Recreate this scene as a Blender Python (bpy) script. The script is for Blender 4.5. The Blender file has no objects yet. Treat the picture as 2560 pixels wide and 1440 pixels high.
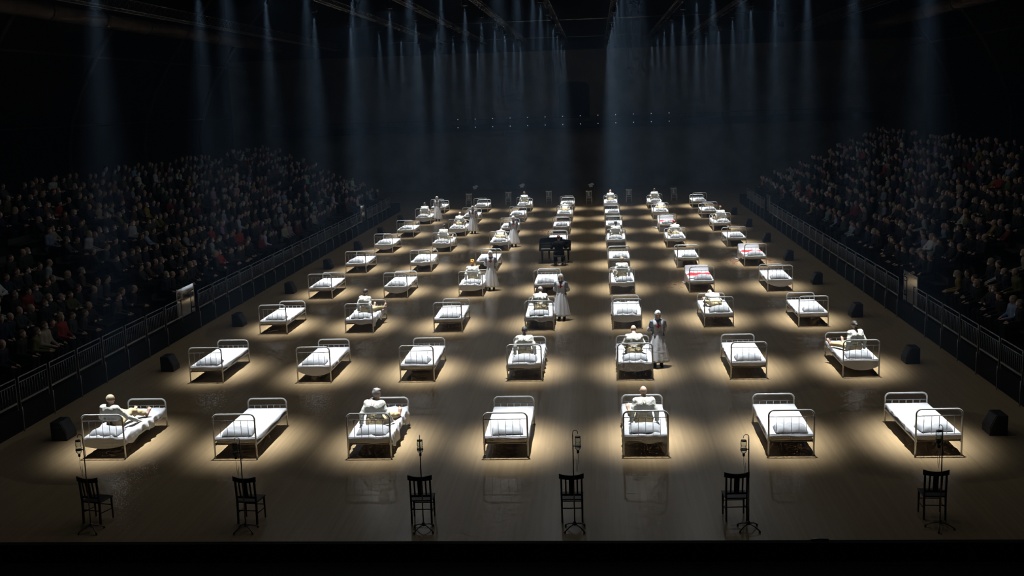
import bpy, bmesh, math, random
import numpy as np
from mathutils import Vector, Matrix
random.seed(7)
rng = np.random.default_rng(7)
PI = math.pi
scene = bpy.context.scene
C = scene.collection

# ------------------------------------------------------------------ camera
cam_d = bpy.data.cameras.new('camera')
cam_d.sensor_width = 36.0
cam_d.lens = 39.4257
cam_d.clip_end = 400
cam = bpy.data.objects.new('camera', cam_d)
C.objects.link(cam)
_r = Vector((0.996828, 0.072626, -0.032547)); _u = Vector((0.020083, 0.16617, 0.985893)); _f = Vector((-0.077009, 0.983419, -0.164185))
_m = Matrix(((_r.x, _u.x, -_f.x), (_r.y, _u.y, -_f.y), (_r.z, _u.z, -_f.z))).to_4x4()
_m.translation = (2.066, -23.359, 7.613)
cam.matrix_world = _m
scene.camera = cam

# ------------------------------------------------------------------ world: dark hall filled with thin theatrical haze
world = bpy.data.worlds.new('world'); scene.world = world
world.use_nodes = True
wn = world.node_tree.nodes; wl = world.node_tree.links
wn.clear()
w_out = wn.new('ShaderNodeOutputWorld')
w_bg = wn.new('ShaderNodeBackground'); w_bg.inputs[0].default_value = (0.35, 0.45, 0.7, 1); w_bg.inputs[1].default_value = 0.0
w_vol = wn.new('ShaderNodeVolumeScatter')
w_vol.inputs['Color'].default_value = (0.44, 0.68, 1.0, 1)
w_vol.inputs['Density'].default_value = 0.0015
w_vol.inputs['Anisotropy'].default_value = 0.0
wl.new(w_bg.outputs[0], w_out.inputs['Surface']); wl.new(w_vol.outputs[0], w_out.inputs['Volume'])

SPOT_POWER = 20500.0
SPOT_COLOR = (0.90, 0.955, 1.0)
SPOT_ANGLE = math.radians(28.0)
SPOT_BLEND = 0.35
SPILL_POWER = 70.0
SPILL_ANGLE = math.radians(178.0)
LAMP_Z = 11.4

# ------------------------------------------------------------------ view and sampling quality
vs = scene.view_settings
scene.display_settings.display_device = 'sRGB'
vs.view_transform = 'Standard'; vs.look = 'None'; vs.exposure = 0.0; vs.gamma = 1.0; vs.use_curve_mapping = False
cy = scene.cycles
cy.use_denoising = True
cy.use_adaptive_sampling = True; cy.adaptive_threshold = 0.06; cy.adaptive_min_samples = 14
cy.max_bounces = 4; cy.diffuse_bounces = 3; cy.glossy_bounces = 2; cy.transmission_bounces = 4; cy.volume_bounces = 0; cy.transparent_max_bounces = 8
cy.sample_clamp_indirect = 4.0
cy.caustics_reflective = False; cy.caustics_refractive = False

# ------------------------------------------------------------------ layout of the ward: [row][column] = middle of the bed's head end
BED = [
    [(-9.07, 0.15), (-6.03, 0.06), (-3.01, -0.00), (0.00, -0.05), (3.01, -0.04), (6.07, -0.10), (9.10, -0.15)],
    [(-9.11, 6.99), (-5.96, 6.86), (-3.03, 6.83), (-0.02, 6.75), (3.02, 6.67), (6.08, 6.62), (9.06, 6.63)],
    [(-9.09, 13.67), (-6.09, 13.63), (-3.03, 13.52), (0.06, 13.52), (3.00, 13.53), (6.03, 13.60), (9.08, 13.40)],
    [(-9.13, 20.56), (-6.04, 20.46), (-3.01, 20.42), (0.00, 20.34), (3.01, 20.29), (6.10, 20.38), (9.10, 20.25)],
    [(-9.12, 27.34), (-6.07, 27.24), (-3.02, 27.09), (0.00, 27.04), (3.02, 27.04), (6.10, 26.92), (9.07, 26.87)],
    [(-9.10, 34.19), (-6.03, 34.02), (-3.02, 33.97), (0.00, 33.92), (3.01, 33.88), (6.07, 33.83), (9.07, 33.61)],
    [(-9.07, 40.81), (-6.03, 40.74), (-3.02, 40.70), (0.00, 40.65), (3.01, 40.60), (6.07, 40.55), (9.11, 40.51)],
    [(-9.08, 47.75), (-6.03, 47.70), (-3.02, 47.66), (0.00, 47.61), (3.01, 47.56), (6.07, 47.51), (9.09, 47.46)],
    [(-9.08, 54.58), (-6.03, 54.54), (-3.02, 54.49), (0.00, 54.44), (3.01, 54.39), (6.07, 54.34), (9.09, 54.29)],
]
PIANO_SPOT = (4, 3)                       # the piano stands where this bed would be
BLOOD = {(3, 5), (4, 6), (6, 5)}
ORD = ['first', 'second', 'third', 'fourth', 'fifth', 'sixth', 'seventh', 'eighth', 'ninth', 'tenth']
ROWN = ['front row', 'second row', 'third row', 'fourth row', 'fifth row', 'sixth row', 'seventh row', 'eighth row', 'back row']
COLN = ['leftmost', 'second from left', 'third from left', 'middle column', 'third from right', 'second from right', 'rightmost']

# ------------------------------------------------------------------ materials
MAT = {}
def nodes_of(name):
    m = bpy.data.materials.new(name); m.use_nodes = True
    nt = m.node_tree
    return m, nt, nt.nodes['Principled BSDF']
def mat(name, col, rough=0.6, metal=0.0, spec=0.5, var=0.0, scale=8.0, bump=0.0, bscale=40.0, sheen=0.0):
    m, nt, b = nodes_of(name)
    b.inputs['Base Color'].default_value = (*col, 1); b.inputs['Roughness'].default_value = rough
    b.inputs['Metallic'].default_value = metal; b.inputs['Specular IOR Level'].default_value = spec
    if sheen: b.inputs['Sheen Weight'].default_value = sheen
    tc = nt.nodes.new('ShaderNodeTexCoord')
    if var:
        n = nt.nodes.new('ShaderNodeTexNoise'); n.inputs['Scale'].default_value = scale; n.inputs['Detail'].default_value = 4
        nt.links.new(tc.outputs['Object'], n.inputs['Vector'])
        r = nt.nodes.new('ShaderNodeValToRGB')
        r.color_ramp.elements[0].position = 0.3; r.color_ramp.elements[1].position = 0.7
        r.color_ramp.elements[0].color = (*[max(0, c * (1 - var)) for c in col], 1)
        r.color_ramp.elements[1].color = (*[min(1, c * (1 + var)) for c in col], 1)
        nt.links.new(n.outputs['Fac'], r.inputs[0]); nt.links.new(r.outputs[0], b.inputs['Base Color'])
    if bump:
        n2 = nt.nodes.new('ShaderNodeTexNoise'); n2.inputs['Scale'].default_value = bscale; n2.inputs['Detail'].default_value = 3
        nt.links.new(tc.outputs['Object'], n2.inputs['Vector'])
        bp = nt.nodes.new('ShaderNodeBump'); bp.inputs['Strength'].default_value = bump; bp.inputs['Distance'].default_value = 0.02
        nt.links.new(n2.outputs['Fac'], bp.inputs['Height']); nt.links.new(bp.outputs[0], b.inputs['Normal'])
    MAT[name] = m
    return m
mat('white_paint', (0.84, 0.84, 0.84), 0.35, var=0.06, scale=20)
mat('bed_iron', (0.30, 0.27, 0.23), 0.45, metal=0.5, var=0.15, scale=15)
mat('sheet', (0.80, 0.81, 0.85), 0.85, spec=0.2, bump=0.25, bscale=22)
mat('mattress', (0.66, 0.62, 0.55), 0.9, spec=0.2, var=0.05, bump=0.2, bscale=30)
mat('pillow', (0.50, 0.51, 0.53), 0.85, spec=0.2, bump=0.3, bscale=16)
mat('shirt', (0.78, 0.77, 0.69), 0.9, spec=0.15, var=0.05, scale=12, bump=0.8, bscale=17)
mat('trousers', (0.56, 0.44, 0.25), 0.9, spec=0.15, var=0.10, scale=9, bump=0.3, bscale=30)
mat('skin', (0.62, 0.40, 0.30), 0.55, var=0.06, scale=10)
mat('hair_dark', (0.045, 0.036, 0.03), 0.6, var=0.3, scale=60)
mat('hair_brown', (0.13, 0.075, 0.04), 0.6, var=0.3, scale=60)
mat('hair_grey', (0.26, 0.24, 0.23), 0.7, var=0.25, scale=60)
mat('hair_blond', (0.42, 0.33, 0.22), 0.6, var=0.25, scale=60)
mat('hair_orange', (0.62, 0.31, 0.06), 0.6, var=0.2, scale=60)
mat('hair_red', (0.16, 0.045, 0.03), 0.6, var=0.3, scale=60)
mat('nurse_blue', (0.22, 0.245, 0.29), 0.85, spec=0.2, var=0.05, bump=0.3, bscale=24)
mat('apron', (0.78, 0.78, 0.80), 0.85, spec=0.2, bump=0.3, bscale=18)
mat('cross_red', (0.36, 0.012, 0.025), 0.7)
mat('black_leather', (0.015, 0.014, 0.014), 0.45)
mat('black_cloth', (0.014, 0.014, 0.016), 0.9, spec=0.1)
mat('piano_black', (0.010, 0.010, 0.012), 0.10, spec=0.6)
mat('ivory', (0.78, 0.78, 0.76), 0.3)
mat('brass', (0.55, 0.38, 0.14), 0.3, metal=1.0)
mat('dark_wood', (0.045, 0.026, 0.017), 0.45, var=0.25, scale=25)
mat('pale_wood', (0.78, 0.76, 0.70), 0.5, var=0.15, scale=25)
mat('iv_metal', (0.30, 0.28, 0.25), 0.3, metal=0.9)
mat('rubber', (0.02, 0.02, 0.02), 0.6)
mat('steel', (0.34, 0.35, 0.37), 0.42, metal=0.8, var=0.08, scale=20)
mat('mirror_panel', (0.42, 0.44, 0.47), 0.06, metal=1.0)
mat('speaker_black', (0.012, 0.012, 0.013), 0.65, var=0.2, scale=30)
mat('grille', (0.03, 0.03, 0.034), 0.4, metal=0.6)
mat('riser', (0.008, 0.008, 0.008), 0.85, spec=0.2)
mat('bench', (0.03, 0.026, 0.024), 0.7)
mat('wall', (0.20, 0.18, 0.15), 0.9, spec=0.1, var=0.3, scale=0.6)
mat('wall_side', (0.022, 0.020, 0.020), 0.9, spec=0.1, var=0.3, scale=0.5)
mat('roof', (0.012, 0.012, 0.013), 0.95, spec=0.1)
mat('rib_iron', (0.05, 0.048, 0.045), 0.7)
mat('truss', (0.16, 0.155, 0.155), 0.4, metal=0.8)
mat('lamp_body', (0.02, 0.02, 0.022), 0.45)
mat('duct', (0.16, 0.13, 0.115), 0.6, var=0.2, scale=1.5)
mat('door_dark', (0.012, 0.010, 0.012), 0.8)
mat('blood', (0.33, 0.02, 0.015), 0.35, var=0.3, scale=12)
def emission(name, col, s):
    m, nt, b = nodes_of(name)
    b.inputs['Base Color'].default_value = (0.02, 0.02, 0.02, 1)
    b.inputs['Emission Color'].default_value = (*col, 1); b.inputs['Emission Strength'].default_value = s
    MAT[name] = m
emission('lamp_lens', (0.85, 0.93, 1.0), 12.0)
emission('rail_bulb', (0.75, 0.9, 1.0), 0.35)
for _n in ('lamp_lens', 'rail_bulb'): MAT[_n].cycles.emission_sampling = 'NONE'
# clothes of the spectators: colour of the object
m, nt, b = nodes_of('spectator_cloth'); oi = nt.nodes.new('ShaderNodeObjectInfo')
nt.links.new(oi.outputs['Color'], b.inputs['Base Color']); b.inputs['Roughness'].default_value = 0.9; MAT['spectator_cloth'] = m
mat('spectator_legs', (0.016, 0.016, 0.020), 0.9, spec=0.15)
m, nt, b = nodes_of('spectator_crowd'); at = nt.nodes.new('ShaderNodeVertexColor'); at.layer_name = 'col'
nt.links.new(at.outputs['Color'], b.inputs['Base Color']); b.inputs['Roughness'].default_value = 0.9; MAT['spectator_crowd'] = m
# glass
m, nt, b = nodes_of('bottle_glass')
_tr = nt.nodes.new('ShaderNodeBsdfTransparent'); _tr.inputs[0].default_value = (0.80, 0.84, 0.83, 1)
_fr = nt.nodes.new('ShaderNodeLayerWeight'); _fr.inputs[0].default_value = 0.35; _mx = nt.nodes.new('ShaderNodeMixShader')
b.inputs['Base Color'].default_value = (0.75, 0.78, 0.78, 1); b.inputs['Roughness'].default_value = 0.08
nt.links.new(_fr.outputs['Facing'], _mx.inputs[0]); nt.links.new(_tr.outputs[0], _mx.inputs[1]); nt.links.new(b.outputs[0], _mx.inputs[2])
nt.links.new(_mx.outputs[0], nt.nodes['Material Output'].inputs['Surface']); MAT['bottle_glass'] = m
# floor: narrow oak strips running away from the viewer, waxed
m, nt, b = nodes_of('floor_boards')
N = nt.nodes; Lk = nt.links
tc = N.new('ShaderNodeTexCoord'); sp = N.new('ShaderNodeSeparateXYZ'); Lk.new(tc.outputs['Object'], sp.inputs[0])
def math_node(op, a, bb=None):
    n = N.new('ShaderNodeMath'); n.operation = op
    for i, v in enumerate((a, bb)):
        if v is None: continue
        if isinstance(v, (int, float)): n.inputs[i].default_value = v
        else: Lk.new(v, n.inputs[i])
    return n.outputs[0]
strip = math_node('FLOOR', math_node('DIVIDE', sp.outputs['X'], 0.057))
wn1 = N.new('ShaderNodeTexWhiteNoise'); wn1.noise_dimensions = '1D'; Lk.new(strip, wn1.inputs['W'])
yofs = math_node('ADD', math_node('DIVIDE', sp.outputs['Y'], 2.3), math_node('MULTIPLY', wn1.outputs['Value'], 7.0))
board = math_node('ADD', math_node('MULTIPLY', math_node('FLOOR', yofs), 17.31), strip)
wn2 = N.new('ShaderNodeTexWhiteNoise'); wn2.noise_dimensions = '1D'; Lk.new(board, wn2.inputs['W'])
mp = N.new('ShaderNodeMapping'); mp.inputs['Scale'].default_value = (3.2, 0.06, 1); Lk.new(tc.outputs['Object'], mp.inputs[0])
gn = N.new('ShaderNodeTexNoise'); gn.inputs['Scale'].default_value = 5.0; gn.inputs['Detail'].default_value = 5; Lk.new(mp.outputs[0], gn.inputs['Vector'])
bn = N.new('ShaderNodeTexNoise'); bn.inputs['Scale'].default_value = 0.35; bn.inputs['Detail'].default_value = 2; Lk.new(tc.outputs['Object'], bn.inputs['Vector'])
mixf = math_node('ADD', math_node('MULTIPLY', wn2.outputs['Value'], 0.20), math_node('ADD', math_node('MULTIPLY', gn.outputs['Fac'], 0.55), math_node('MULTIPLY', bn.outputs['Fac'], 0.35)))
rp = N.new('ShaderNodeValToRGB'); rp.color_ramp.elements[0].position = 0.25; rp.color_ramp.elements[1].position = 0.9
rp.color_ramp.elements[0].color = (0.450, 0.312, 0.168, 1); rp.color_ramp.elements[1].color = (0.600, 0.432, 0.240, 1)
Lk.new(mixf, rp.inputs[0]); Lk.new(rp.outputs[0], b.inputs['Base Color'])
rr = N.new('ShaderNodeMapRange'); rr.inputs['To Min'].default_value = 0.23; rr.inputs['To Max'].default_value = 0.28
Lk.new(gn.outputs['Fac'], rr.inputs['Value']); Lk.new(rr.outputs[0], b.inputs['Roughness'])
b.inputs['Specular IOR Level'].default_value = 0.45
MAT['floor_boards'] = m
# sheet soaked with a band of red across it
m, nt, b = nodes_of('bloody_sheet'); N = nt.nodes; Lk = nt.links
tc = N.new('ShaderNodeTexCoord'); sp = N.new('ShaderNodeSeparateXYZ'); Lk.new(tc.outputs['Object'], sp.inputs[0])
nz = N.new('ShaderNodeTexNoise'); nz.inputs['Scale'].default_value = 3.2; nz.inputs['Detail'].default_value = 6; Lk.new(tc.outputs['Object'], nz.inputs['Vector'])
band = math_node('ABSOLUTE', math_node('SUBTRACT', math_node('ADD', sp.outputs['Y'], math_node('MULTIPLY', math_node('SUBTRACT', nz.outputs['Fac'], 0.5), 0.9)), 1.42))
side = math_node('MULTIPLY', math_node('MAXIMUM', math_node('SUBTRACT', math_node('ABSOLUTE', sp.outputs['X']), 0.38), 0.0), 3.0)
edge = math_node('ADD', math_node('ADD', band, side), math_node('MULTIPLY', math_node('SUBTRACT', nz.outputs['Fac'], 0.5), 0.25))
rp = N.new('ShaderNodeValToRGB'); e = rp.color_ramp.elements
e[0].position = 0.25; e[0].color = (0.62, 0.012, 0.02, 1); e[1].position = 0.42; e[1].color = (0.78, 0.78, 0.82, 1)
x1 = rp.color_ramp.elements.new(0.32); x1.color = (0.72, 0.04, 0.06, 1)
x2 = rp.color_ramp.elements.new(0.35); x2.color = (0.80, 0.55, 0.58, 1)
Lk.new(edge, rp.inputs[0]); Lk.new(rp.outputs[0], b.inputs['Base Color']); b.inputs['Roughness'].default_value = 0.8
MAT['bloody_sheet'] = m

# ------------------------------------------------------------------ object helpers
def link(o, parent=None):
    C.objects.link(o)
    if parent is not None: o.parent = parent
    return o
def tag(o, label=None, cat=None, group=None, kind=None):
    if label: o['label'] = label
    if cat: o['category'] = cat
    if group: o['group'] = group
    if kind: o['kind'] = kind
    return o
def empty(name, loc=(0, 0, 0), rz=0.0):
    o = bpy.data.objects.new(name, None); o.location = loc; o.rotation_euler = (0, 0, rz); o.empty_display_size = 0.1
    return link(o)
def mesh_obj(name, me, parent=None, loc=(0, 0, 0), rz=0.0):
    o = bpy.data.objects.new(name, me); o.location = loc; o.rotation_euler = (0, 0, rz)
    return link(o, parent)
def np_mesh(name, verts, quads, material, smooth=True, mats=None):
    me = bpy.data.meshes.new(name)
    verts = np.asarray(verts, np.float32); quads = np.asarray(quads, np.int32)
    k = quads.shape[1]
    me.vertices.add(len(verts)); me.vertices.foreach_set('co', verts.ravel())
    me.loops.add(quads.size); me.loops.foreach_set('vertex_index', quads.ravel())
    me.polygons.add(len(quads)); me.polygons.foreach_set('loop_start', np.arange(0, quads.size, k, dtype=np.int32))
    me.update(calc_edges=True)
    me.materials.append(MAT[material])
    if smooth: me.polygons.foreach_set('use_smooth', np.ones(len(quads), bool))
    me.validate()
    return me
class MB:
    """collects boxes, tubes and lathes into one mesh"""
    def __init__(s): s.v = []; s.f = []
    def add(s, vs, fs):
        n = len(s.v); s.v += [tuple(v) for v in vs]; s.f += [tuple(i + n for i in f) for f in fs]
    def box(s, x0, x1, y0, y1, z0, z1):
        s.add([(x0, y0, z0), (x1, y0, z0), (x1, y1, z0), (x0, y1, z0), (x0, y0, z1), (x1, y0, z1), (x1, y1, z1), (x0, y1, z1)],
              [(0, 3, 2, 1), (4, 5, 6, 7), (0, 1, 5, 4), (1, 2, 6, 5), (2, 3, 7, 6), (3, 0, 4, 7)])
        return s
    def prism(s, poly, axis, a0, a1):
        """poly of (p, q) extruded along axis: x -> (y, z), y -> (x, z), z -> (x, y)"""
        def P(p, q, a): return {'x': (a, p, q), 'y': (p, a, q), 'z': (p, q, a)}[axis]
        n = len(poly)
        vs = [P(p, q, a0) for p, q in poly] + [P(p, q, a1) for p, q in poly]
        fs = [tuple(range(n))[::-1], tuple(range(n, 2 * n))] + [(i, (i + 1) % n, (i + 1) % n + n, i + n) for i in range(n)]
        s.add(vs, fs); return s
    def tube(s, pts, r, n=8, caps=True):
        pts = [Vector(p) for p in pts]; m = len(pts)
        rs = r if isinstance(r, (list, tuple)) else [r] * m
        vs = []; prev = None
        for i, p in enumerate(pts):
            d = (pts[min(i + 1, m - 1)] - pts[max(i - 1, 0)]).normalized()
            if prev is None:
                a = d.cross(Vector((0, 0, 1)) if abs(d.z) < 0.9 else Vector((1, 0, 0))).normalized()
            else:
                a = (prev - d * prev.dot(d)).normalized()
            prev = a; bb = d.cross(a)
            for k in range(n):
                t = 2 * PI * k / n
                vs.append(p + (a * math.cos(t) + bb * math.sin(t)) * rs[i])
        fs = []
        for i in range(m - 1):
            for k in range(n):
                k2 = (k + 1) % n
                fs.append((i * n + k, i * n + k2, (i + 1) * n + k2, (i + 1) * n + k))
        if caps: fs += [tuple(range(n))[::-1], tuple((m - 1) * n + k for k in range(n))]
        s.add(vs, fs); return s
    def lathe(s, prof, n=16, c=(0, 0, 0)):
        vs = []; fs = []; m = len(prof)
        for r, z in prof:
            for k in range(n):
                t = 2 * PI * k / n; vs.append((c[0] + r * math.cos(t), c[1] + r * math.sin(t), c[2] + z))
        for i in range(m - 1):
            for k in range(n):
                k2 = (k + 1) % n; fs.append((i * n + k, i * n + k2, (i + 1) * n + k2, (i + 1) * n + k))
        fs += [tuple(range(n))[::-1], tuple((m - 1) * n + k for k in range(n))]
        s.add(vs, fs); return s
    def mesh(s, name, material, smooth=False, bevel=0.0):
        me = bpy.data.meshes.new(name); me.from_pydata(s.v, [], s.f)
        bm = bmesh.new(); bm.from_mesh(me)
        bmesh.ops.recalc_face_normals(bm, faces=bm.faces)
        if bevel: bmesh.ops.bevel(bm, geom=list(bm.edges), offset=bevel, segments=2, affect='EDGES', profile=0.5)
        bm.to_mesh(me); bm.free()
        me.materials.append(MAT[material])
        if smooth:
            for p in me.polygons: p.use_smooth = True
        return me
    def obj(s, name, material, parent=None, smooth=False, bevel=0.0, loc=(0, 0, 0), rz=0.0):
        return mesh_obj(name, s.mesh(name, material, smooth, bevel), parent, loc, rz)
def copy_tree(o, parent=None):
    c = o.copy(); C.objects.link(c); c.parent = parent
    for ch in list(o.children): copy_tree(ch, c)
    return c
def struct(o, label=None, cat=None):
    o['kind'] = 'structure'
    if label: o['label'] = label
    return o
def arc(cx, cz, r, a0, a1, n, y=0.0):
    return [(cx + r * math.cos(a0 + (a1 - a0) * i / n), y, cz + r * math.sin(a0 + (a1 - a0) * i / n)) for i in range(n + 1)]

# ------------------------------------------------------------------ smooth-union body mesher
def unit(v):
    v = np.asarray(v, float); return v / (np.linalg.norm(v) + 1e-9)
class Field:
    def __init__(s): s.p = []
    def cap(s, a, b, ra, rb=None, k=0.03):
        s.p.append(('c', np.asarray(a, float), np.asarray(b, float), float(ra), float(ra if rb is None else rb), k)); return s
    def ell(s, c, r, R=None, k=0.03):
        s.p.append(('e', np.asarray(c, float), np.asarray(r, float), np.eye(3) if R is None else np.asarray(R, float), 0, k)); return s
    def mesh(s, name, cell, material, cut=None, fold=0.0, inflate=0.0, pad=0.0):
        lo = np.full(3, 1e9); hi = -lo
        bb = []
        for q in s.p:
            if q[0] == 'c':
                rm = max(q[3], q[4]) + inflate; l = np.minimum(q[1], q[2]) - rm; h = np.maximum(q[1], q[2]) + rm
            else:
                rm = q[2].max() + inflate; l = q[1] - rm; h = q[1] + rm
            bb.append((l, h)); lo = np.minimum(lo, l); hi = np.maximum(hi, h)
        lo = lo - cell * 3 - fold - pad; hi = hi + cell * 3 + fold + pad
        n = np.ceil((hi - lo) / cell).astype(int) + 1
        D = np.full(n, 0.2, np.float32)
        ax = [(lo[i] + cell * np.arange(n[i])).astype(np.float32) for i in range(3)]
        for q, (l, h) in zip(s.p, bb):
            mg = q[5] + 0.03 + cell * 2
            i0 = np.maximum(np.floor((l - mg - lo) / cell).astype(int), 0); i1 = np.minimum(np.ceil((h + mg - lo) / cell).astype(int) + 1, n)
            X = ax[0][i0[0]:i1[0], None, None]; Y = ax[1][None, i0[1]:i1[1], None]; Z = ax[2][None, None, i0[2]:i1[2]]
            if q[0] == 'c':
                a, b2 = q[1], q[2]; ba = b2 - a; den = float(ba @ ba) + 1e-9
                t = ((X - a[0]) * ba[0] + (Y - a[1]) * ba[1] + (Z - a[2]) * ba[2]) / den
                t = np.clip(t, 0, 1)
                d = np.sqrt((X - a[0] - t * ba[0]) ** 2 + (Y - a[1] - t * ba[1]) ** 2 + (Z - a[2] - t * ba[2]) ** 2) - (q[3] + (q[4] - q[3]) * t) - inflate
            else:
                R = q[3]; r = q[2] + inflate; px, py, pz = X - q[1][0], Y - q[1][1], Z - q[1][2]
                u = [(R[0, i] * px + R[1, i] * py + R[2, i] * pz) / r[i] for i in range(3)]
                k0 = np.sqrt(u[0] ** 2 + u[1] ** 2 + u[2] ** 2)
                k1 = np.sqrt((u[0] / r[0]) ** 2 + (u[1] / r[1]) ** 2 + (u[2] / r[2]) ** 2) + 1e-6
                d = k0 * (k0 - 1) / k1
            S = D[i0[0]:i1[0], i0[1]:i1[1], i0[2]:i1[2]]
            hh = np.maximum(q[5] - np.abs(S - d), 0) / q[5]
            D[i0[0]:i1[0], i0[1]:i1[1], i0[2]:i1[2]] = np.minimum(S, d) - hh * hh * q[5] * 0.25
        X, Y, Z = np.meshgrid(*ax, indexing='ij', sparse=True)
        if fold:
            D = D + fold * (np.sin(Z * 46 + 2.5 * np.sin(X * 17 + Y * 6)) * 0.6 + np.sin(X * 38 + Z * 21 + 2 * np.sin(Y * 13)) * 0.4)
        if cut is not None: D = np.maximum(D, cut(X, Y, Z)).astype(np.float32)
        D[0] = D[-1] = 0.2; D[:, 0] = D[:, -1] = 0.2; D[:, :, 0] = D[:, :, -1] = 0.2
        v, f = surface_nets(D, lo, cell)
        return np_mesh(name, v, f, material)
def surface_nets(D, lo, cell):
    ins = D < 0
    cs = ins[:-1, :-1, :-1].astype(np.int8)
    offs = [(0, 0, 0), (1, 0, 0), (0, 1, 0), (1, 1, 0), (0, 0, 1), (1, 0, 1), (0, 1, 1), (1, 1, 1)]
    nx, ny, nz = D.shape
    tot = np.zeros((nx - 1, ny - 1, nz - 1), np.int8)
    for o in offs: tot += ins[o[0]:nx - 1 + o[0], o[1]:ny - 1 + o[1], o[2]:nz - 1 + o[2]]
    act = (tot > 0) & (tot < 8)
    I = np.argwhere(act)
    idx = np.full(act.shape, -1, np.int32); idx[act] = np.arange(len(I))
    val = np.stack([D[I[:, 0] + o[0], I[:, 1] + o[1], I[:, 2] + o[2]] for o in offs], 1)
    O = np.array(offs, float)
    acc = np.zeros((len(I), 3)); cnt = np.zeros(len(I))
    for a in range(8):
        for b2 in range(a + 1, 8):
            if abs(O[a] - O[b2]).sum() != 1: continue
            m2 = (val[:, a] < 0) != (val[:, b2] < 0)
            t = np.where(m2, val[:, a] / (val[:, a] - val[:, b2] + 1e-12), 0)
            acc += m2[:, None] * (O[a] + t[:, None] * (O[b2] - O[a])); cnt += m2
    V = lo + cell * (I + acc / cnt[:, None])
    F = []
    for axis in range(3):
        sl0 = [slice(None)] * 3; sl1 = [slice(None)] * 3
        sl0[axis] = slice(0, -1); sl1[axis] = slice(1, None)
        A = ins[tuple(sl0)]; B = ins[tuple(sl1)]
        e = np.argwhere(A != B)
        o1, o2 = [(1, 2), (2, 0), (0, 1)][axis]
        ok = (e[:, o1] > 0) & (e[:, o2] > 0) & (e[:, o1] < D.shape[o1] - 1) & (e[:, o2] < D.shape[o2] - 1)
        e = e[ok]
        def cidx(d1, d2):
            q = e.copy(); q[:, o1] += d1; q[:, o2] += d2
            return idx[q[:, 0], q[:, 1], q[:, 2]]
        quad = np.stack([cidx(-1, -1), cidx(0, -1), cidx(0, 0), cidx(-1, 0)], 1)
        fl = ~A[e[:, 0], e[:, 1], e[:, 2]]
        quad[fl] = quad[fl][:, ::-1]
        F.append(quad)
    return V, np.concatenate(F)

def rot(yaw=0.0, pitch=0.0, roll=0.0):
    """yaw about z (positive turns to the left), pitch nods forward"""
    cyw, syw = math.cos(yaw), math.sin(yaw); cp, sp_ = math.cos(pitch), math.sin(pitch); cr, sr = math.cos(roll), math.sin(roll)
    Rz = np.array([[cyw, -syw, 0], [syw, cyw, 0], [0, 0, 1]])
    Rx = np.array([[1, 0, 0], [0, cp, sp_], [0, -sp_, cp]])
    Ry = np.array([[cr, 0, sr], [0, 1, 0], [-sr, 0, cr]])
    return Rz @ Rx @ Ry
def head(F, c, R, female=False, k=0.02):
    H = lambda x, y, z: np.asarray(c) + R @ np.array([x, y, z])
    F.ell(H(0, -0.008, 0.02), (0.076, 0.096, 0.098), R, 0.02)
    F.ell(H(0, 0.018, -0.045), (0.058, 0.070, 0.072), R, 0.03)
    F.cap(H(0, 0.084, 0.012), H(0, 0.104, -0.028), 0.010, 0.014, 0.015)         # nose
    F.cap(H(-0.022, 0.076, -0.066), H(0.022, 0.076, -0.066), 0.010, 0.010, 0.012)   # lips
    F.cap(H(-0.045, 0.072, 0.034), H(0.045, 0.072, 0.034), 0.014, 0.014, 0.02)      # brow
    F.ell(H(0, 0.060, -0.100), (0.026, 0.022, 0.020), R, 0.03)                     # chin
    for sx in (-1, 1):
        F.ell(H(sx * 0.079, -0.004, -0.008), (0.010, 0.020, 0.032), R, 0.012)       # ear
        F.ell(H(sx * 0.034, 0.070, -0.020), (0.024, 0.020, 0.022), R, 0.02)        # cheek
def hand(F, w, dirv, side, thumb, curl=0.3, k=0.012):
    """palm, four unequal bent fingers and a thumb leaving the side of the palm"""
    d = unit(dirv); sdv = np.asarray(side, float); sdv = unit(sdv - d * (sdv @ d)); nrm = np.cross(d, sdv)
    w = np.asarray(w, float)
    for o in (-0.022, 0.0, 0.022):
        F.cap(w + sdv * o * 0.6 + d * 0.01, w + sdv * o + d * 0.085, 0.017, 0.014, 0.02)
    for o, ln in ((-0.033, 0.058), (-0.011, 0.078), (0.011, 0.084), (0.033, 0.074)):
        a = w + d * 0.088 + sdv * o; b2 = a + d * ln * 0.5 + nrm * curl * ln * 0.25 + sdv * o * 0.25; c2 = b2 + d * ln * 0.42 + nrm * curl * ln * 0.7
        F.cap(a, b2, 0.0095, 0.009, 0.006); F.cap(b2, c2, 0.009, 0.0078, 0.006)
    a = w + d * 0.025 + sdv * 0.022 * thumb; b2 = a + d * 0.04 + sdv * 0.042 * thumb; c2 = b2 + d * 0.034 + sdv * 0.012 * thumb
    F.cap(a, b2, 0.014, 0.0115, 0.012); F.cap(b2, c2, 0.0115, 0.009, 0.006)
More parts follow.
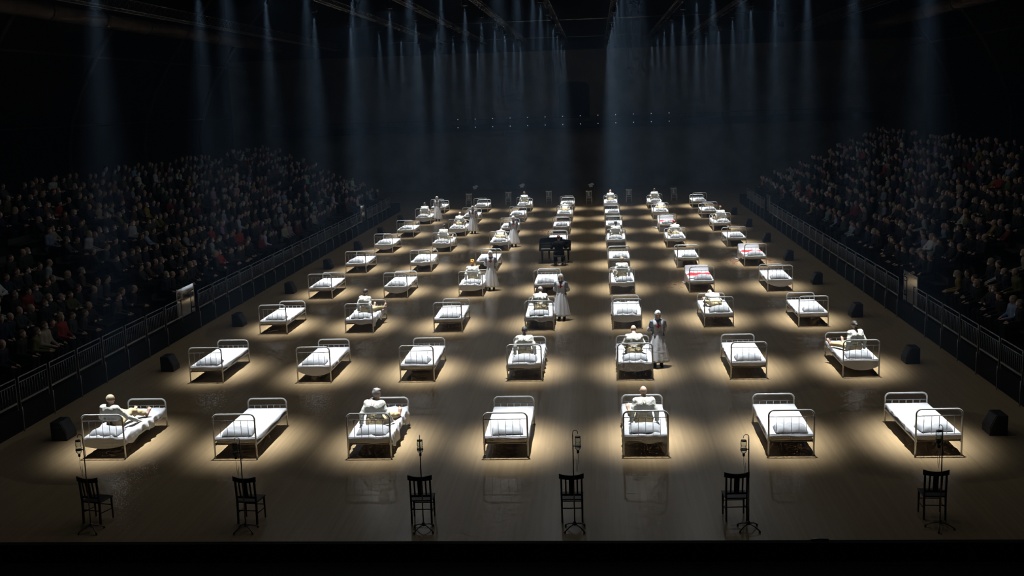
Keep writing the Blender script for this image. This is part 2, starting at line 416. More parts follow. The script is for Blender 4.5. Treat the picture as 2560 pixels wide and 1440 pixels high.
def foot(F, ank, toe, up, k=0.015):
    """bare foot: heel, arch, ball and five toes"""
    ank = np.asarray(ank, float); f = unit(toe); u = np.asarray(up, float); u = unit(u - f * (u @ f)); sd = np.cross(f, u)
    F.cap(ank, ank - u * 0.045 - f * 0.035, 0.040, 0.036, 0.03)
    F.cap(ank - u * 0.045 - f * 0.03, ank - u * 0.045 + f * 0.13, 0.033, 0.030, 0.03)
    for o in (-0.024, 0.024): F.cap(ank - u * 0.03 + f * 0.03 + sd * o * 0.4, ank - u * 0.05 + f * 0.145 + sd * o, 0.026, 0.021, 0.03)
    for i, o in enumerate((-0.036, -0.016, 0.002, 0.019, 0.036)):
        ln = (0.055, 0.05, 0.046, 0.04, 0.034)[i]
        F.cap(ank - u * 0.055 + f * 0.15 + sd * o, ank - u * 0.055 + f * (0.15 + ln) + sd * o, 0.0125 if i == 0 else 0.010, 0.010 if i == 0 else 0.008, 0.008)

def human(tag_, pel, lean=0.0, twist=0.0, hyaw=0.0, hpitch=0.0, knees=None, ankles=None, toes=None, ups=None, elbows=None, wrists=None, hdirs=None,
          cell=0.011, cover_feet=False, shirt_len=0.065, gaunt=1.0):
    """returns meshes (body, shirt, trousers) and the head frame; local +y is where the person faces"""
    T = rot(0, lean, 0); Tz = rot(twist, lean, 0)
    pel = np.asarray(pel, float)
    P = lambda x, y, z: pel + (rot(twist * min(1, z / 0.45), lean * (0.75 + 0.25 * min(1, z / 0.5)), 0) @ np.array([x, y, z]))
    g = gaunt
    B = Field(); S = Field(); Tr = Field()
    torso = [(P(-0.075, 0, 0.02), P(0.075, 0, 0.02), 0.118, 0.118), (P(-0.055, 0.005, 0.10), P(-0.085, -0.005, 0.36), 0.098 * g, 0.105 * g), (P(0.055, 0.005, 0.10), P(0.085, -0.005, 0.36), 0.098 * g, 0.105 * g),
             (P(-0.09, -0.01, 0.40), P(0.09, -0.01, 0.40), 0.105 * g, 0.105 * g), (P(0, -0.015, 0.44), P(0, -0.005, 0.54), 0.085, 0.06)]
    sh = [P(-0.185, -0.005, 0.475), P(0.185, -0.005, 0.475)]
    for a, b2, ra, rb in torso: B.cap(a, b2, ra, rb, 0.05)
    for q in sh: B.cap(P(0, -0.015, 0.49), q, 0.06, 0.058, 0.04)
    HR = rot(twist + hyaw, lean * 0.5 + hpitch, 0)
    nb = P(0, -0.012, 0.53); hc = nb + HR @ np.array([0, 0.035, 0.175])
    B.cap(nb, hc + HR @ np.array([0, -0.02, -0.05]), 0.056, 0.052, 0.03)
    head(B, hc, HR)
    hips = [pel + np.array([-0.085, 0.02, 0.0]), pel + np.array([0.085, 0.02, 0.0])]
    for i in range(2):
        e, w = np.asarray(elbows[i], float), np.asarray(wrists[i], float)
        B.cap(sh[i], e, 0.050 * g, 0.040 * g, 0.03); B.cap(e, w, 0.040 * g, 0.027, 0.02)
        hd = hdirs[i] if hdirs is not None else unit(w - e)
        hand(B, w, hd, (1, 0, 0) if abs(unit(hd)[0]) < 0.8 else (0, 1, 0), (1 if i == 0 else -1))
        kn, an = np.asarray(knees[i], float), np.asarray(ankles[i], float)
        B.cap(hips[i], kn, 0.088, 0.058, 0.04); B.cap(kn, kn * 0.65 + an * 0.35, 0.056, 0.055, 0.03); B.cap(kn * 0.65 + an * 0.35, an, 0.054, 0.034, 0.03)
        foot(B, an, toes[i], ups[i])
        # sleeves
        S.cap(sh[i], e, 0.066, 0.060, 0.03); S.cap(e, w * 0.92 + e * 0.08, 0.060, 0.050, 0.03)
        Tr.cap(hips[i], kn, 0.108, 0.085, 0.04); Tr.cap(kn, an * 0.80 + kn * 0.20, 0.082, 0.072, 0.03)
    for j, (a, b2, ra, rb) in enumerate(torso):
        if j < 4: S.cap(a, b2, ra + 0.022, rb + 0.022, 0.06)
    S.cap(P(0, -0.015, 0.42), P(0, -0.012, 0.525), 0.10, 0.066, 0.05)
    for q in sh: S.cap(P(0, -0.015, 0.48), q, 0.074, 0.070, 0.05)
    Tr.cap(P(-0.075, 0, 0.02), P(0.075, 0, 0.02), 0.142, 0.142, 0.05); Tr.cap(P(-0.05, 0, 0.1), P(0.05, 0, 0.1), 0.128, 0.128, 0.05)
    zc = pel[2] + shirt_len
    me_b = B.mesh(tag_ + '_body', cell, 'skin')
    me_s = S.mesh(tag_ + '_shirt', cell, 'shirt', fold=0.0034, cut=lambda X, Y, Z: np.where((np.abs(X - pel[0]) < 0.24) & (np.abs(Y - pel[1]) < 0.32), (zc + 0.025 * np.sin(X * 19)) - Z, -1.0))
    me_t = Tr.mesh(tag_ + '_trousers', cell, 'trousers', fold=0.006)
    return me_b, me_s, me_t, hc, HR
def hair_mesh(name, style, material, cell=0.011):
    """hair in head coordinates: face towards +y"""
    F = Field()
    if style == 'crop':
        F.ell((0, -0.014, 0.026), (0.084, 0.104, 0.104), None, 0.02)
        cut = lambda X, Y, Z: np.maximum((Y - 0.050 + 0.010 * np.sin(X * 70 + Z * 30)) * 0.8 - (Z - 0.055) * 0.9, -(Z + 0.060) - np.clip(-Y, 0, 1) * 0.25)
        fo = 0.003
    elif style == 'tuft':
        F.ell((0, -0.012, 0.034), (0.090, 0.110, 0.108), None, 0.02)
        for a in range(9):
            t = a / 9 * 2 * PI
            F.ell((0.05 * math.cos(t), -0.01 + 0.06 * math.sin(t), 0.105 + 0.015 * math.sin(3 * t)), (0.035, 0.04, 0.03), None, 0.02)
        cut = lambda X, Y, Z: np.maximum((Y - 0.060) * 0.8 - (Z - 0.050) * 0.9, -(Z + 0.055))
        fo = 0.004
    elif style == 'thin':
        F.ell((0, -0.016, 0.012), (0.081, 0.100, 0.092), None, 0.02)
        cut = lambda X, Y, Z: np.maximum(np.maximum(Y - 0.035, -(Z + 0.055)), (Z - 0.085))
        fo = 0.002
    elif style == 'bun':
        F.ell((0, -0.014, 0.026), (0.085, 0.105, 0.105), None, 0.02); F.ell((0, -0.115, 0.0), (0.045, 0.04, 0.045), None, 0.02)
        cut = lambda X, Y, Z: np.maximum((Y - 0.050) * 0.8 - (Z - 0.050) * 0.9, -(Z + 0.075))
        fo = 0.003
    else:  # long
        F.ell((0, -0.014, 0.024), (0.088, 0.106, 0.106), None, 0.02); F.cap((0, -0.05, 0.0), (0, -0.07, -0.16), 0.085, 0.06, 0.05)
        cut = lambda X, Y, Z: (Y - 0.050) * 0.8 - (Z - 0.055) * 0.9 * (Z > -0.02)
        fo = 0.004
    return F.mesh(name, cell, material, cut=cut, fold=fo)

# ================================================================== THE HALL
# floor of the ward
struct(MB().box(-30, 30, -4.8, 76, -0.3, 0.0).obj('floor', 'floor_boards'), 'waxed wooden strip floor of the drill hall')
o = MB(); o.box(-30, 30, -9.5, -4.8, -1.2, -0.25); o.box(-30, 30, -4.92, -4.80, -1.2, 0.03)
struct(o.obj('trim_1', 'riser'), 'black front edge of the stage floor')
tag(MB().tube([(5.6, -4.82, 0.045), (5.75, -4.83, 0.06), (5.9, -4.82, 0.045)], 0.018, 6).obj('cable_end', 'steel', None, True), 'short bent cable end lying on the black stage edge', 'cable')
# rear wall with gallery, arched doorway and darker upper part
wb = MB(); wb.box(-30, -1.05, 75.0, 76.0, 0, 11.8); wb.box(1.6, 30, 75.0, 76.0, 0, 11.8); wb.box(-1.05, 1.6, 75.0, 76.0, 0, 6.0); wb.box(-1.05, 1.6, 75.0, 76.0, 9.2, 11.8)
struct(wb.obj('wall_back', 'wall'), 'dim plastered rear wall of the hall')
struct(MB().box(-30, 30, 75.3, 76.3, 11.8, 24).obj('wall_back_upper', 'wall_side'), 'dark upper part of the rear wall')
dr = struct(MB().box(-1.05, 1.6, 75.45, 75.6, 6.0, 9.2).obj('door_1', 'door_dark'), 'dark tall doorway above the gallery in the rear wall')
mesh_obj('door_arch', MB().prism([(-1.05, 9.2), (-1.05, 8.75), (-0.75, 9.05), (0.27, 9.15), (1.3, 9.05), (1.6, 8.75), (1.6, 9.2)], 'y', 75.02, 75.4).mesh('door_arch', 'wall'), dr)
gal = empty('gallery', (0, 73.8, 0)); tag(gal, 'long dark gallery balcony across the rear wall', 'balcony')
MB().box(-26, 26, -0.4, 1.2, 5.15, 5.45).obj('gallery_deck', 'wall_side', gal)
MB().box(-26, 26, -0.46, -0.36, 5.2, 5.75).obj('gallery_front', 'door_dark', gal)
MB().tube([(-26, -0.41, 6.15), (26, -0.41, 6.15)], 0.03, 6).obj('handrail', 'rib_iron', gal)
pm = MB().tube([(0, 0, 5.7), (0, 0, 6.15)], 0.02, 6).mesh('gallery_post', 'rib_iron')
for i in range(34): mesh_obj('gallery_post', pm, gal, (-24.8 + i * 1.5, -0.41, 0))
bulb = MB().lathe([(0.02, 0), (0.035, 0.02), (0.035, 0.06), (0.015, 0.08)], 8).mesh('gallery_lamp', 'rail_bulb')
for i in range(13):
    for j, z in enumerate((5.48, 6.17)):
        b_ = mesh_obj('gallery_lamp', bulb, None, (-9.7 + i * 1.5, (73.31, 73.39)[j], z))
        tag(b_, 'tiny pale lamp on the gallery %s, %s from left' % (('front', 'handrail')[j], (ORD + ['eleventh', 'twelfth', 'thirteenth'])[i]), 'lamp', 'gallery lamps')
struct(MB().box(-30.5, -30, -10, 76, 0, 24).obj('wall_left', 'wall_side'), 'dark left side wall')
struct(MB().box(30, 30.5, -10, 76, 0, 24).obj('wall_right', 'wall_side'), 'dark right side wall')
struct(MB().box(-31, 31, -10, 77, 24, 24.4).obj('ceiling', 'roof'), 'unlit roof of the hall')
# iron roof ribs leaning in from both sides, with purlins
for sx, nm in ((-1, 'left'), (1, 'right')):
    for k in range(6):
        y = 8 + k * 11.5
        pts = [(sx * (29.6 - 0.0 * t), y, z) for t, z in ((0, 0.0), (0, 5.5))] + [(sx * (29.6 - 13.0 * (t ** 1.6)), y, 5.5 + 16.5 * t) for t in np.linspace(0.1, 1, 9)]
        rb = MB().tube(pts, 0.16, 6).obj('roof_rib', 'rib_iron', None, True)
        tag(rb, 'curved iron roof rib on the %s side, %s from the front' % (nm, ORD[k]), 'beam', 'roof ribs')
    for j, (x, z) in enumerate(((29.3, 7.0), (27.4, 11.0))):
        pl = MB().tube([(sx * x, 2, z), (sx * x, 72, z)], 0.08, 6).obj('purlin', 'rib_iron', None, True)
        tag(pl, '%s iron rail running along the %s roof ribs' % (('lower', 'upper')[j], nm), 'beam', 'purlins')
# ventilation duct
for sx, nm in ((-1, 'left'), (1, 'right')):
    d_ = MB().tube([(sx * 24, y, 12.6) for y in np.linspace(-6, 70, 20)], 0.42, 14).obj('air_duct', 'duct', None, True)
    tag(d_, 'long round ventilation duct high on the %s side' % nm, 'duct', 'ventilation ducts')
    for i, y in enumerate(range(0, 70, 6)):
        MB().lathe([(0.43, -0.03), (0.46, -0.03), (0.46, 0.03), (0.43, 0.03)], 14).obj('duct_band', 'duct', d_)
        bb = d_.children[-1]; bb.location = (sx * 24, y, 12.6); bb.rotation_euler = (PI / 2, 0, 0)

# ------------------------------------------------------------------ lighting trusses over the columns of beds
def truss(x, y0, y1, z, w, label, metal='truss'):
    t = empty('lighting_truss', (x, y0, z)); tag(t, label, 'truss', 'lighting trusses')
    L = y1 - y0
    ch = MB().tube([(0, 0, 0), (0, L, 0)], 0.022, 6).mesh('chord', metal, True)
    for dx, dz in ((-w / 2, 0), (w / 2, 0), (0, w * 0.9)): mesh_obj('chord', ch, t, (dx, 0, dz))
    br = MB(); n = int(L / 0.6)
    for i in range(n):
        a, b2 = i * L / n, (i + 1) * L / n
        for sx in (-1, 1):
            p, q = (sx * w / 2, a, 0), (0, (a + b2) / 2, w * 0.9)
            br.tube([p, q], 0.009, 4, False); br.tube([q, (sx * w / 2, b2, 0)], 0.009, 4, False)
        br.tube([(-w / 2, a, 0), (w / 2, b2, 0)], 0.009, 4, False)
    o = br.obj('bracing', metal, t); o['kind'] = 'stuff'
    return t
for c in range(7):
    truss(BED[4][c][0], 0.5, 63.0, 11.92, 0.28, 'slim steel lighting truss above the bed column, %s' % (COLN[c] if c != 3 else 'middle one'))
truss(-17.6, 0.0, 64.0, 11.9, 0.55, 'long steel truss along the left stand, outside the lamps', 'steel')
truss(17.3, 0.0, 64.0, 12.1, 0.55, 'long steel truss along the right stand, outside the lamps', 'steel')
for j, y in enumerate((44.0, 62.5)):
    t = tag(MB().tube([(-14, y, 12.229), (14, y, 12.229)], 0.035, 6).obj('cross_bar', 'truss', None, True), '%s crosswise steel bar above the trusses' % ('nearer', 'farther')[j], 'bar')

# ------------------------------------------------------------------ spotlights, one above each bed
yoke = MB(); yoke.tube([(-0.13, 0, 0.02), (-0.13, 0, 0.26), (0, 0, 0.30), (0.13, 0, 0.26), (0.13, 0, 0.02)], 0.014, 6); yoke.tube([(0, 0, 0.30), (0, 0, 0.49)], 0.02, 6); yoke.tube([(-0.30, 0, 0.485), (0.30, 0, 0.485)], 0.016, 6)
yoke = yoke.mesh('yoke', 'lamp_body', True)
can = MB().lathe([(0.10, 0.0), (0.115, 0.0), (0.115, 0.05), (0.10, 0.06), (0.10, 0.20), (0.07, 0.27), (0.02, 0.28)], 14).mesh('lamp_can', 'lamp_body', True)
lens = MB().lathe([(0.001, 0.012), (0.035, 0.012), (0.035, 0.018), (0.001, 0.020)], 14).mesh('lens', 'lamp_lens')
def beam_profile(ld):
    """photometric profile of the lamp: a hot core inside a softer field, by angle from the axis"""
    ld.use_nodes = True; nt = ld.node_tree; n = nt.nodes; k = nt.links
    em = [q for q in n if q.type == 'EMISSION'][0]
    tcn = n.new('ShaderNodeTexCoord'); sp_ = n.new('ShaderNodeSeparateXYZ'); k.new(tcn.outputs['Normal'], sp_.inputs[0])
    def mth(op, a, bb=None):
        q = n.new('ShaderNodeMath'); q.operation = op
        for i, v in enumerate((a, bb)):
            if v is None: continue
            if isinstance(v, (int, float)): q.inputs[i].default_value = v
            else: k.new(v, q.inputs[i])
        return q.outputs[0]
    xx = mth('ADD', mth('POWER', mth('ABSOLUTE', sp_.outputs['X']), 2.0), mth('POWER', mth('DIVIDE', mth('ABSOLUTE', sp_.outputs['Y']), 1.45), 2.0))
    t = mth('DIVIDE', mth('SQRT', xx), mth('MAXIMUM', mth('ABSOLUTE', sp_.outputs['Z']), 0.1))
    core = mth('MULTIPLY', mth('EXPONENT', mth('MULTIPLY', mth('POWER', mth('DIVIDE', t, 0.042), 2.0), -1.0)), 0.45)
    field = mth('MULTIPLY', mth('EXPONENT', mth('MULTIPLY', mth('POWER', mth('DIVIDE', t, 0.0925), 3.0), -1.0)), 0.55)
    k.new(mth('ADD', core, field), em.inputs['Strength'])
for r in range(9):
    for c in range(7):
        x, y = BED[r][c]
        t = empty('spotlight', (x, y + 1.70, LAMP_Z)); tag(t, 'dimmed black stage spotlight hanging above the grand piano' if (r, c) == PIANO_SPOT else 'black stage spotlight hanging above the bed in the %s, %s' % (ROWN[r], COLN[c]), 'spotlight', 'spotlights above the beds')
        mesh_obj('lamp_can', can, t); mesh_obj('yoke', yoke, t); mesh_obj('lens', lens, t)
        ld = bpy.data.lights.new('spot_beam', 'SPOT'); ld.energy = SPOT_POWER * (0.30 if (r, c) == PIANO_SPOT else random.uniform(0.86, 1.12)); ld.color = SPOT_COLOR
        ld.spot_size = SPOT_ANGLE; ld.spot_blend = SPOT_BLEND; ld.shadow_soft_size = 0.045; beam_profile(ld)
        lo = bpy.data.objects.new('spot_beam', ld); link(lo, t); lo.location = (0, 0, -0.01)
        if (r + c) % 2 == 0:      # stray light round the beam, leaving the same lens
            l2 = bpy.data.lights.new('spot_spill', 'SPOT'); l2.energy = SPILL_POWER; l2.color = SPOT_COLOR; l2.spot_size = SPILL_ANGLE; l2.spot_blend = 0.5; l2.shadow_soft_size = 0.045
            lo2 = bpy.data.objects.new('spot_spill', l2); link(lo2, t); lo2.location = (0, 0, -0.01)
        lo.rotation_euler = (-0.050 + random.uniform(-0.012, 0.012), random.uniform(-0.010, 0.010), 0)

# ================================================================== STANDS WITH SPECTATORS
ROWS = 10
for sx, nm in ((-1, 'left'), (1, 'right')):
    st = MB()
    for k in range(ROWS):
        xa, z0, z1 = (12.15, 0.0, 0.6) if k == 0 else (13.0 + 0.85 * k, 0.6 + 0.35 * (k - 1), 0.6 + 0.35 * k)
        st.box(min(sx * xa, sx * 29.9), max(sx * xa, sx * 29.9), -6, 57, z0, z1)
    struct(st.obj('seating_riser_' + nm, 'riser'), 'black stepped platform of the %s stand' % nm)
    for k in range(ROWS):
        z = 0.6 + 0.35 * k; x = sx * (13.65 + 0.85 * k)
        bn = empty('bench', (x, 0, z)); tag(bn, 'dark bench of the %s stand, %s row up' % (nm, ORD[k]), 'bench', 'benches of the %s stand' % nm)
        for y0, y1 in ((-5, 13.2), (15.0, 43.4), (45.0, 56)):
            MB().box(-0.2, 0.2, y0, y1, 0.38, 0.42).obj('seat_board', 'bench', bn)
            MB().box(sx * 0.2 - 0.02, sx * 0.2 + 0.02, y0, y1, 0.42, 0.62).obj('back_board', 'bench', bn)

# steel barriers in front of both stands
LEN = 1.43
def panel_mesh():
    f = MB()
    f.tube([(0, 0, -0.16), (0, 0, 0.63), (0, LEN, 0.63), (0, LEN, -0.16)], 0.019, 6)
    return f.mesh('frame', 'steel', True)
P_frame = panel_mesh()
P_mid = MB().tube([(0, 0, 0.50), (0, LEN, 0.50)], 0.012, 6).mesh('rail', 'steel', True)
P_low = MB().box(-0.012, 0.012, 0, LEN, 0.0, 0.05).mesh('kick_rail', 'steel')
P_bal = MB().tube([(0, 0, 0.03), (0, 0, 0.50)], 0.007, 5).mesh('baluster', 'steel', True)
_bb = MB()
for i in range(10): _bb.tube([(0, LEN * (i + 1) / 11, 0.03), (0, LEN * (i + 1) / 11, 0.50)], 0.007, 4, False)
P_ball = _bb.mesh('baluster_row', 'steel', True)
P_post = MB().tube([(0, 0, 0), (0, 0, 0.62)], 0.016, 6).mesh('support_post', 'steel', True)
ORDX = ORD + ['eleventh', 'twelfth', 'thirteenth', 'fourteenth', 'fifteenth', 'sixteenth', 'seventeenth', 'eighteenth', 'nineteenth', 'twentieth']
def ordw(i):
    if i < 20: return ORDX[i]
    return ['twenty', 'thirty', 'forty'][(i + 1) // 10 - 2] + ('-' + ORD[(i + 1) % 10 - 1] if (i + 1) % 10 else 'th') if (i + 1) % 10 else ['twentieth', 'thirtieth', 'fortieth'][(i + 1) // 10 - 2]
for sx, nm in ((-1, 'left'), (1, 'right')):
    ys = [13.24 - LEN - 1.585 * k for k in range(9)][::-1] if sx < 0 else [12.80 - LEN - 1.575 * k for k in range(8)][::-1]
    y = 14.90 if sx < 0 else 14.62
    while y + LEN < 43.6: ys.append(y); y += 1.585
    y = 44.9
    while y + LEN < 53: ys.append(y); y += 1.585
    for i, y in enumerate(ys):
        t = empty('crowd_barrier', (sx * 12.1, y, 0.73))
        tag(t, 'steel crowd barrier before the %s stand, %s from the near end' % (nm, ordw(i)), 'barrier', 'barriers before the %s stand' % nm)
        mesh_obj('frame', P_frame, t); mesh_obj('rail', P_mid, t); mesh_obj('kick_rail', P_low, t)
        if y < 27:
            for k in range(10): mesh_obj('baluster', P_bal, t, (0, LEN * (k + 1) / 11, 0))
        else:
            mesh_obj('baluster_row', P_ball, t)
        mesh_obj('support_post', P_post, t, (sx * -0.02, 0.02, -0.73))
    # gate panels of polished sheet across the aisle openings
    for j, (y0, y1) in enumerate((((13.3, 14.85), (43.75, 44.75)) if sx < 0 else ((12.95, 14.45), (43.75, 44.75)))):
        t = empty('gate_panel', (sx * 12.25, y0, 0.62)); tag(t, 'polished panel closing the %s aisle gap of the %s stand' % (('near', 'far')[j], nm), 'panel', 'gate panels')
        h = 1.02
        MB().box(-0.012, 0.012, 0, y1 - y0, 0.02, h).obj('sheet_panel', 'mirror_panel', t)
        MB().tube([(0, -0.03, -0.6), (0, -0.03, h)], 0.02, 6).obj('gate_post', 'steel', t, True)
        MB().tube([(0, y1 - y0 + 0.03, -0.6), (0, y1 - y0 + 0.03, h)], 0.02, 6).obj('gate_post', 'steel', t, True)
        for z in (0.3, 0.85): MB().box(-0.04, 0.0, y1 - y0 - 0.05, y1 - y0 + 0.02, z, z + 0.06).obj('hinge', 'steel', t)
        t.rotation_euler = (0, 0, 0.0)

# spectators: one seated figure in three builds
def spectator_meshes(tag_, cell, arms, lean, female=False):
    B = Field(); G = Field(); Lg = Field(); H = 0.465
    P = lambda x, y, z: np.array([0, 0.02, H + 0.08]) + rot(0, lean, 0) @ np.array([x, y, z])
    for a, b2, ra, rb in ((P(-0.08, 0, 0), P(0.08, 0, 0), 0.12, 0.12), (P(-0.06, 0, 0.1), P(-0.09, 0, 0.36), 0.11, 0.11), (P(0.06, 0, 0.1), P(0.09, 0, 0.36), 0.11, 0.11), (P(-0.1, 0, 0.42), P(0.1, 0, 0.42), 0.10, 0.10)):
        G.cap(a, b2, ra + 0.015, rb + 0.015, 0.05); B.cap(a, b2, ra - 0.02, rb - 0.02, 0.05)
    nb = P(0, -0.01, 0.52); hc = nb + rot(0, lean * 0.4 + 0.08, 0) @ np.array([0, 0.03, 0.17]); HR = rot(0, 0.08, 0)
    B.cap(P(0, 0, 0.3), nb, 0.06, 0.055, 0.03); B.cap(nb, hc + np.array([0, -0.01, -0.05]), 0.055, 0.05, 0.03); head(B, hc, HR)
    for sx in (-1, 1):
        s_ = P(sx * 0.19, 0, 0.46); e = {0: P(sx * 0.25, 0.06, 0.20), 1: P(sx * 0.27, 0.14, 0.24), 2: P(sx * 0.24, 0.02, 0.18)}[arms]
        w = {0: np.array([sx * 0.10, 0.36, H + 0.19]), 1: np.array([sx * -0.05, 0.26, H + 0.30]), 2: np.array([sx * 0.12, 0.46, H + 0.17])}[arms]
        G.cap(P(0, 0, 0.46), s_, 0.08, 0.075, 0.04); G.cap(s_, e, 0.066, 0.056, 0.03); G.cap(e, w, 0.055, 0.042, 0.03)
        B.cap(s_, e, 0.045, 0.04, 0.02); B.cap(e, w, 0.036, 0.028, 0.02); B.cap(w, w + unit(w - e) * 0.07, 0.034, 0.030, 0.02); B.cap(w, w + unit(w - e) * 0.14, 0.028, 0.018, 0.02)
        B.cap(w + np.array([0, 0, 0.01]), w + unit(w - e) * 0.05 + np.array([-sx * 0.05, 0, 0.015]), 0.018, 0.014, 0.01)
        kn = np.array([sx * 0.11, 0.47, H + 0.06]); an = np.array([sx * 0.12, 0.44, 0.09]); tip = np.array([sx * 0.14, 0.60, 0.045])
        Lg.cap((sx * 0.09, 0.04, H + 0.08), kn, 0.105, 0.075, 0.04); Lg.cap(kn, an, 0.072, 0.052, 0.03); Lg.cap(an - np.array([0, 0.02, 0.04]), tip, 0.045, 0.038, 0.03)
        B.cap((sx * 0.09, 0.04, H + 0.08), kn, 0.08, 0.05, 0.04); B.cap(kn, an, 0.05, 0.035, 0.03)
    Lg.cap((-0.07, 0.02, H + 0.085), (0.07, 0.02, H + 0.085), 0.118, 0.118, 0.05)
    return B.mesh(tag_ + '_body', cell, 'skin'), G.mesh(tag_ + '_top', cell, 'spectator_cloth'), hc, HR, Lg.mesh(tag_ + '_trousers', cell, 'spectator_legs')
SPEC = [spectator_meshes('spectator_a', 0.02, 0, 0.06), spectator_meshes('spectator_b', 0.02, 1, -0.08), spectator_meshes('spectator_c', 0.02, 2, 0.22)]
HAIRS = [('crop', 'hair_dark', 'short dark hair'), ('crop', 'hair_brown', 'short brown hair'), ('thin', 'hair_grey', 'thin grey hair'), ('long', 'hair_brown', 'long brown hair'), ('long', 'hair_blond', 'long fair hair'), ('bun', 'hair_grey', 'grey hair in a bun'), ('crop', 'hair_grey', 'short grey hair'), ('long', 'hair_dark', 'long dark hair')]
HM = [hair_mesh('hair_%d' % i, s, mm, 0.02) for i, (s, mm, t) in enumerate(HAIRS)]
mask_me = Field().ell((0, 0.055, -0.06), (0.066, 0.062, 0.056)).mesh('face_mask', 0.016, 'apron', cut=lambda X, Y, Z: 0.045 - Y)
PAL = [('black', (0.010, 0.010, 0.011)), ('black', (0.012, 0.011, 0.011)), ('charcoal', (0.03, 0.03, 0.032)), ('navy', (0.012, 0.016, 0.04)), ('dark grey', (0.06, 0.06, 0.062)), ('white', (0.62, 0.62, 0.62)), ('pale grey', (0.32, 0.33, 0.34)), ('light blue', (0.25, 0.32, 0.45)), ('maroon', (0.12, 0.014, 0.02)), ('red', (0.30, 0.03, 0.025)), ('olive', (0.10, 0.10, 0.03)), ('mustard', (0.30, 0.20, 0.05)), ('beige', (0.38, 0.32, 0.24)), ('brown', (0.08, 0.045, 0.028)), ('lavender', (0.28, 0.24, 0.36))]
PW = [13, 12, 9, 9, 5, 1.3, 1.6, 1.0, 2.5, 1.2, 1.5, 0.8, 1.2, 3, 0.7]
camp = Vector((2.066, -23.359, 7.613))
seats = []
for sx in (-1, 1):
    for k in range(ROWS):
        n = 0
        y = -3.5
        while y < 55:
            y += 0.62
            if 13.0 < y < 15.2 or 43.2 < y < 45.2: continue
            n += 1
            px, py, pz = sx * (13.60 + 0.85 * k) + random.uniform(-0.09, 0.05), y + random.uniform(-0.14, 0.14), 0.6 + 0.35 * k
            if random.random() < 0.15: continue
            q = Vector((px, py, pz + 1.1)) - camp; d = q.dot(_f)
            u = 1280 + 2803.6 * q.dot(_r) / d
            if u < -25 or u > 2585: continue
            seats.append((d, sx, k, n, px, py, pz))
seats.sort()
hi_ = seats[:300]; lo_ = seats[300:]
for d, sx, k, n, px, py, pz in hi_:
    i = random.randrange(3); bm_, gm_, hc, HR, lm_ = SPEC[i]
    cn, col = random.choices(PAL, PW)[0]
    j = random.randrange(len(HAIRS))
    rz = PI / 2 * sx + (random.uniform(-0.3, 0.35) * -sx)
    p = mesh_obj('person', bm_, None, (px, py, pz), rz); p.scale = (1, 1, random.uniform(0.90, 1.04))
    side = 'left' if sx < 0 else 'right'
    tag(p, 'spectator in %s top, %s stand, %s row up, %s seat from near end' % (cn, side, ORD[k], ordw(n - 1)), 'person', 'spectators in the %s stand' % side)
    mesh_obj('trousers', lm_, p)
    g = mesh_obj('top', gm_, p); v_ = random.uniform(0.6, 1.05); g.color = (*[min(1, x * v_) for x in col], 1)
    h = mesh_obj('hair', HM[j], p, tuple(hc)); h.rotation_euler = Matrix(HR.tolist()).to_euler()
    if random.random() < 0.30:
        mk = mesh_obj('face_mask', mask_me, p, tuple(hc)); mk.rotation_euler = h.rotation_euler
# the remaining crowd, farther back and higher up
def raw(me):
    v = np.empty(len(me.vertices) * 3, np.float32); me.vertices.foreach_get('co', v)
    l = np.empty(len(me.loops), np.int32); me.loops.foreach_get('vertex_index', l)
    return v.reshape(-1, 3), l.reshape(-1, 4)
lowb, lowg, lhc, lHR, lowl = spectator_meshes('spectator_far', 0.045, 0, 0.08)
lowh = hair_mesh('hair_far', 'crop', 'hair_dark', 0.04)
vb, fb = raw(lowb); vg, fg = raw(lowg); vl, fl = raw(lowl); vh, fh = raw(lowh); vh = vh @ lHR.T + lhc
keep = vb[fb].mean(1)[:, 2] > 0.95
fb = fb[keep]; us = np.unique(fb); mp_ = np.full(len(vb), -1); mp_[us] = np.arange(len(us)); vb = vb[us]; fb = mp_[fb]
VV = []; FF = []; CC = []; nv = 0
HC = [(0.04, 0.032, 0.028), (0.12, 0.07, 0.04), (0.25, 0.23, 0.22), (0.4, 0.31, 0.2)]
for d, sx, k, n, px, py, pz in lo_:
    rz = PI / 2 * sx + (random.uniform(-0.3, 0.35) * -sx); c_, s_ = math.cos(rz), math.sin(rz); R2 = np.array([[c_, -s_, 0], [s_, c_, 0], [0, 0, 1]], np.float32)
    col = random.choices(PAL, PW)[0][1]; hcol = random.choice(HC); skin = (0.60 * random.uniform(0.5, 1.05), 0.39 * random.uniform(0.7, 1.0), 0.29)
    if random.random() < 0.12: skin = (0.6, 0.6, 0.62)
    sc_ = np.array([1, 1, random.uniform(0.86, 1.08)], np.float32)
    for v, f, cc in ((vb, fb, skin), (vg, fg, [q * random.uniform(0.6, 1.05) for q in col]), (vl, fl, (0.016, 0.016, 0.02)), (vh, fh, hcol)):
        VV.append((v * sc_) @ R2.T + np.array([px, py, pz], np.float32)); FF.append(f + nv); nv += len(v)
        CC.append(np.tile(np.array([*cc, 1], np.float32), (len(v), 1)))
me = np_mesh('spectator_crowd', np.concatenate(VV), np.concatenate(FF), 'spectator_crowd')
ca = me.color_attributes.new('col', 'FLOAT_COLOR', 'POINT'); ca.data.foreach_set('color', np.concatenate(CC).ravel())
o = mesh_obj('spectator_crowd', me); tag(o, 'dim crowd of seated spectators in the upper and far rows of both stands', 'crowd', None, 'stuff')

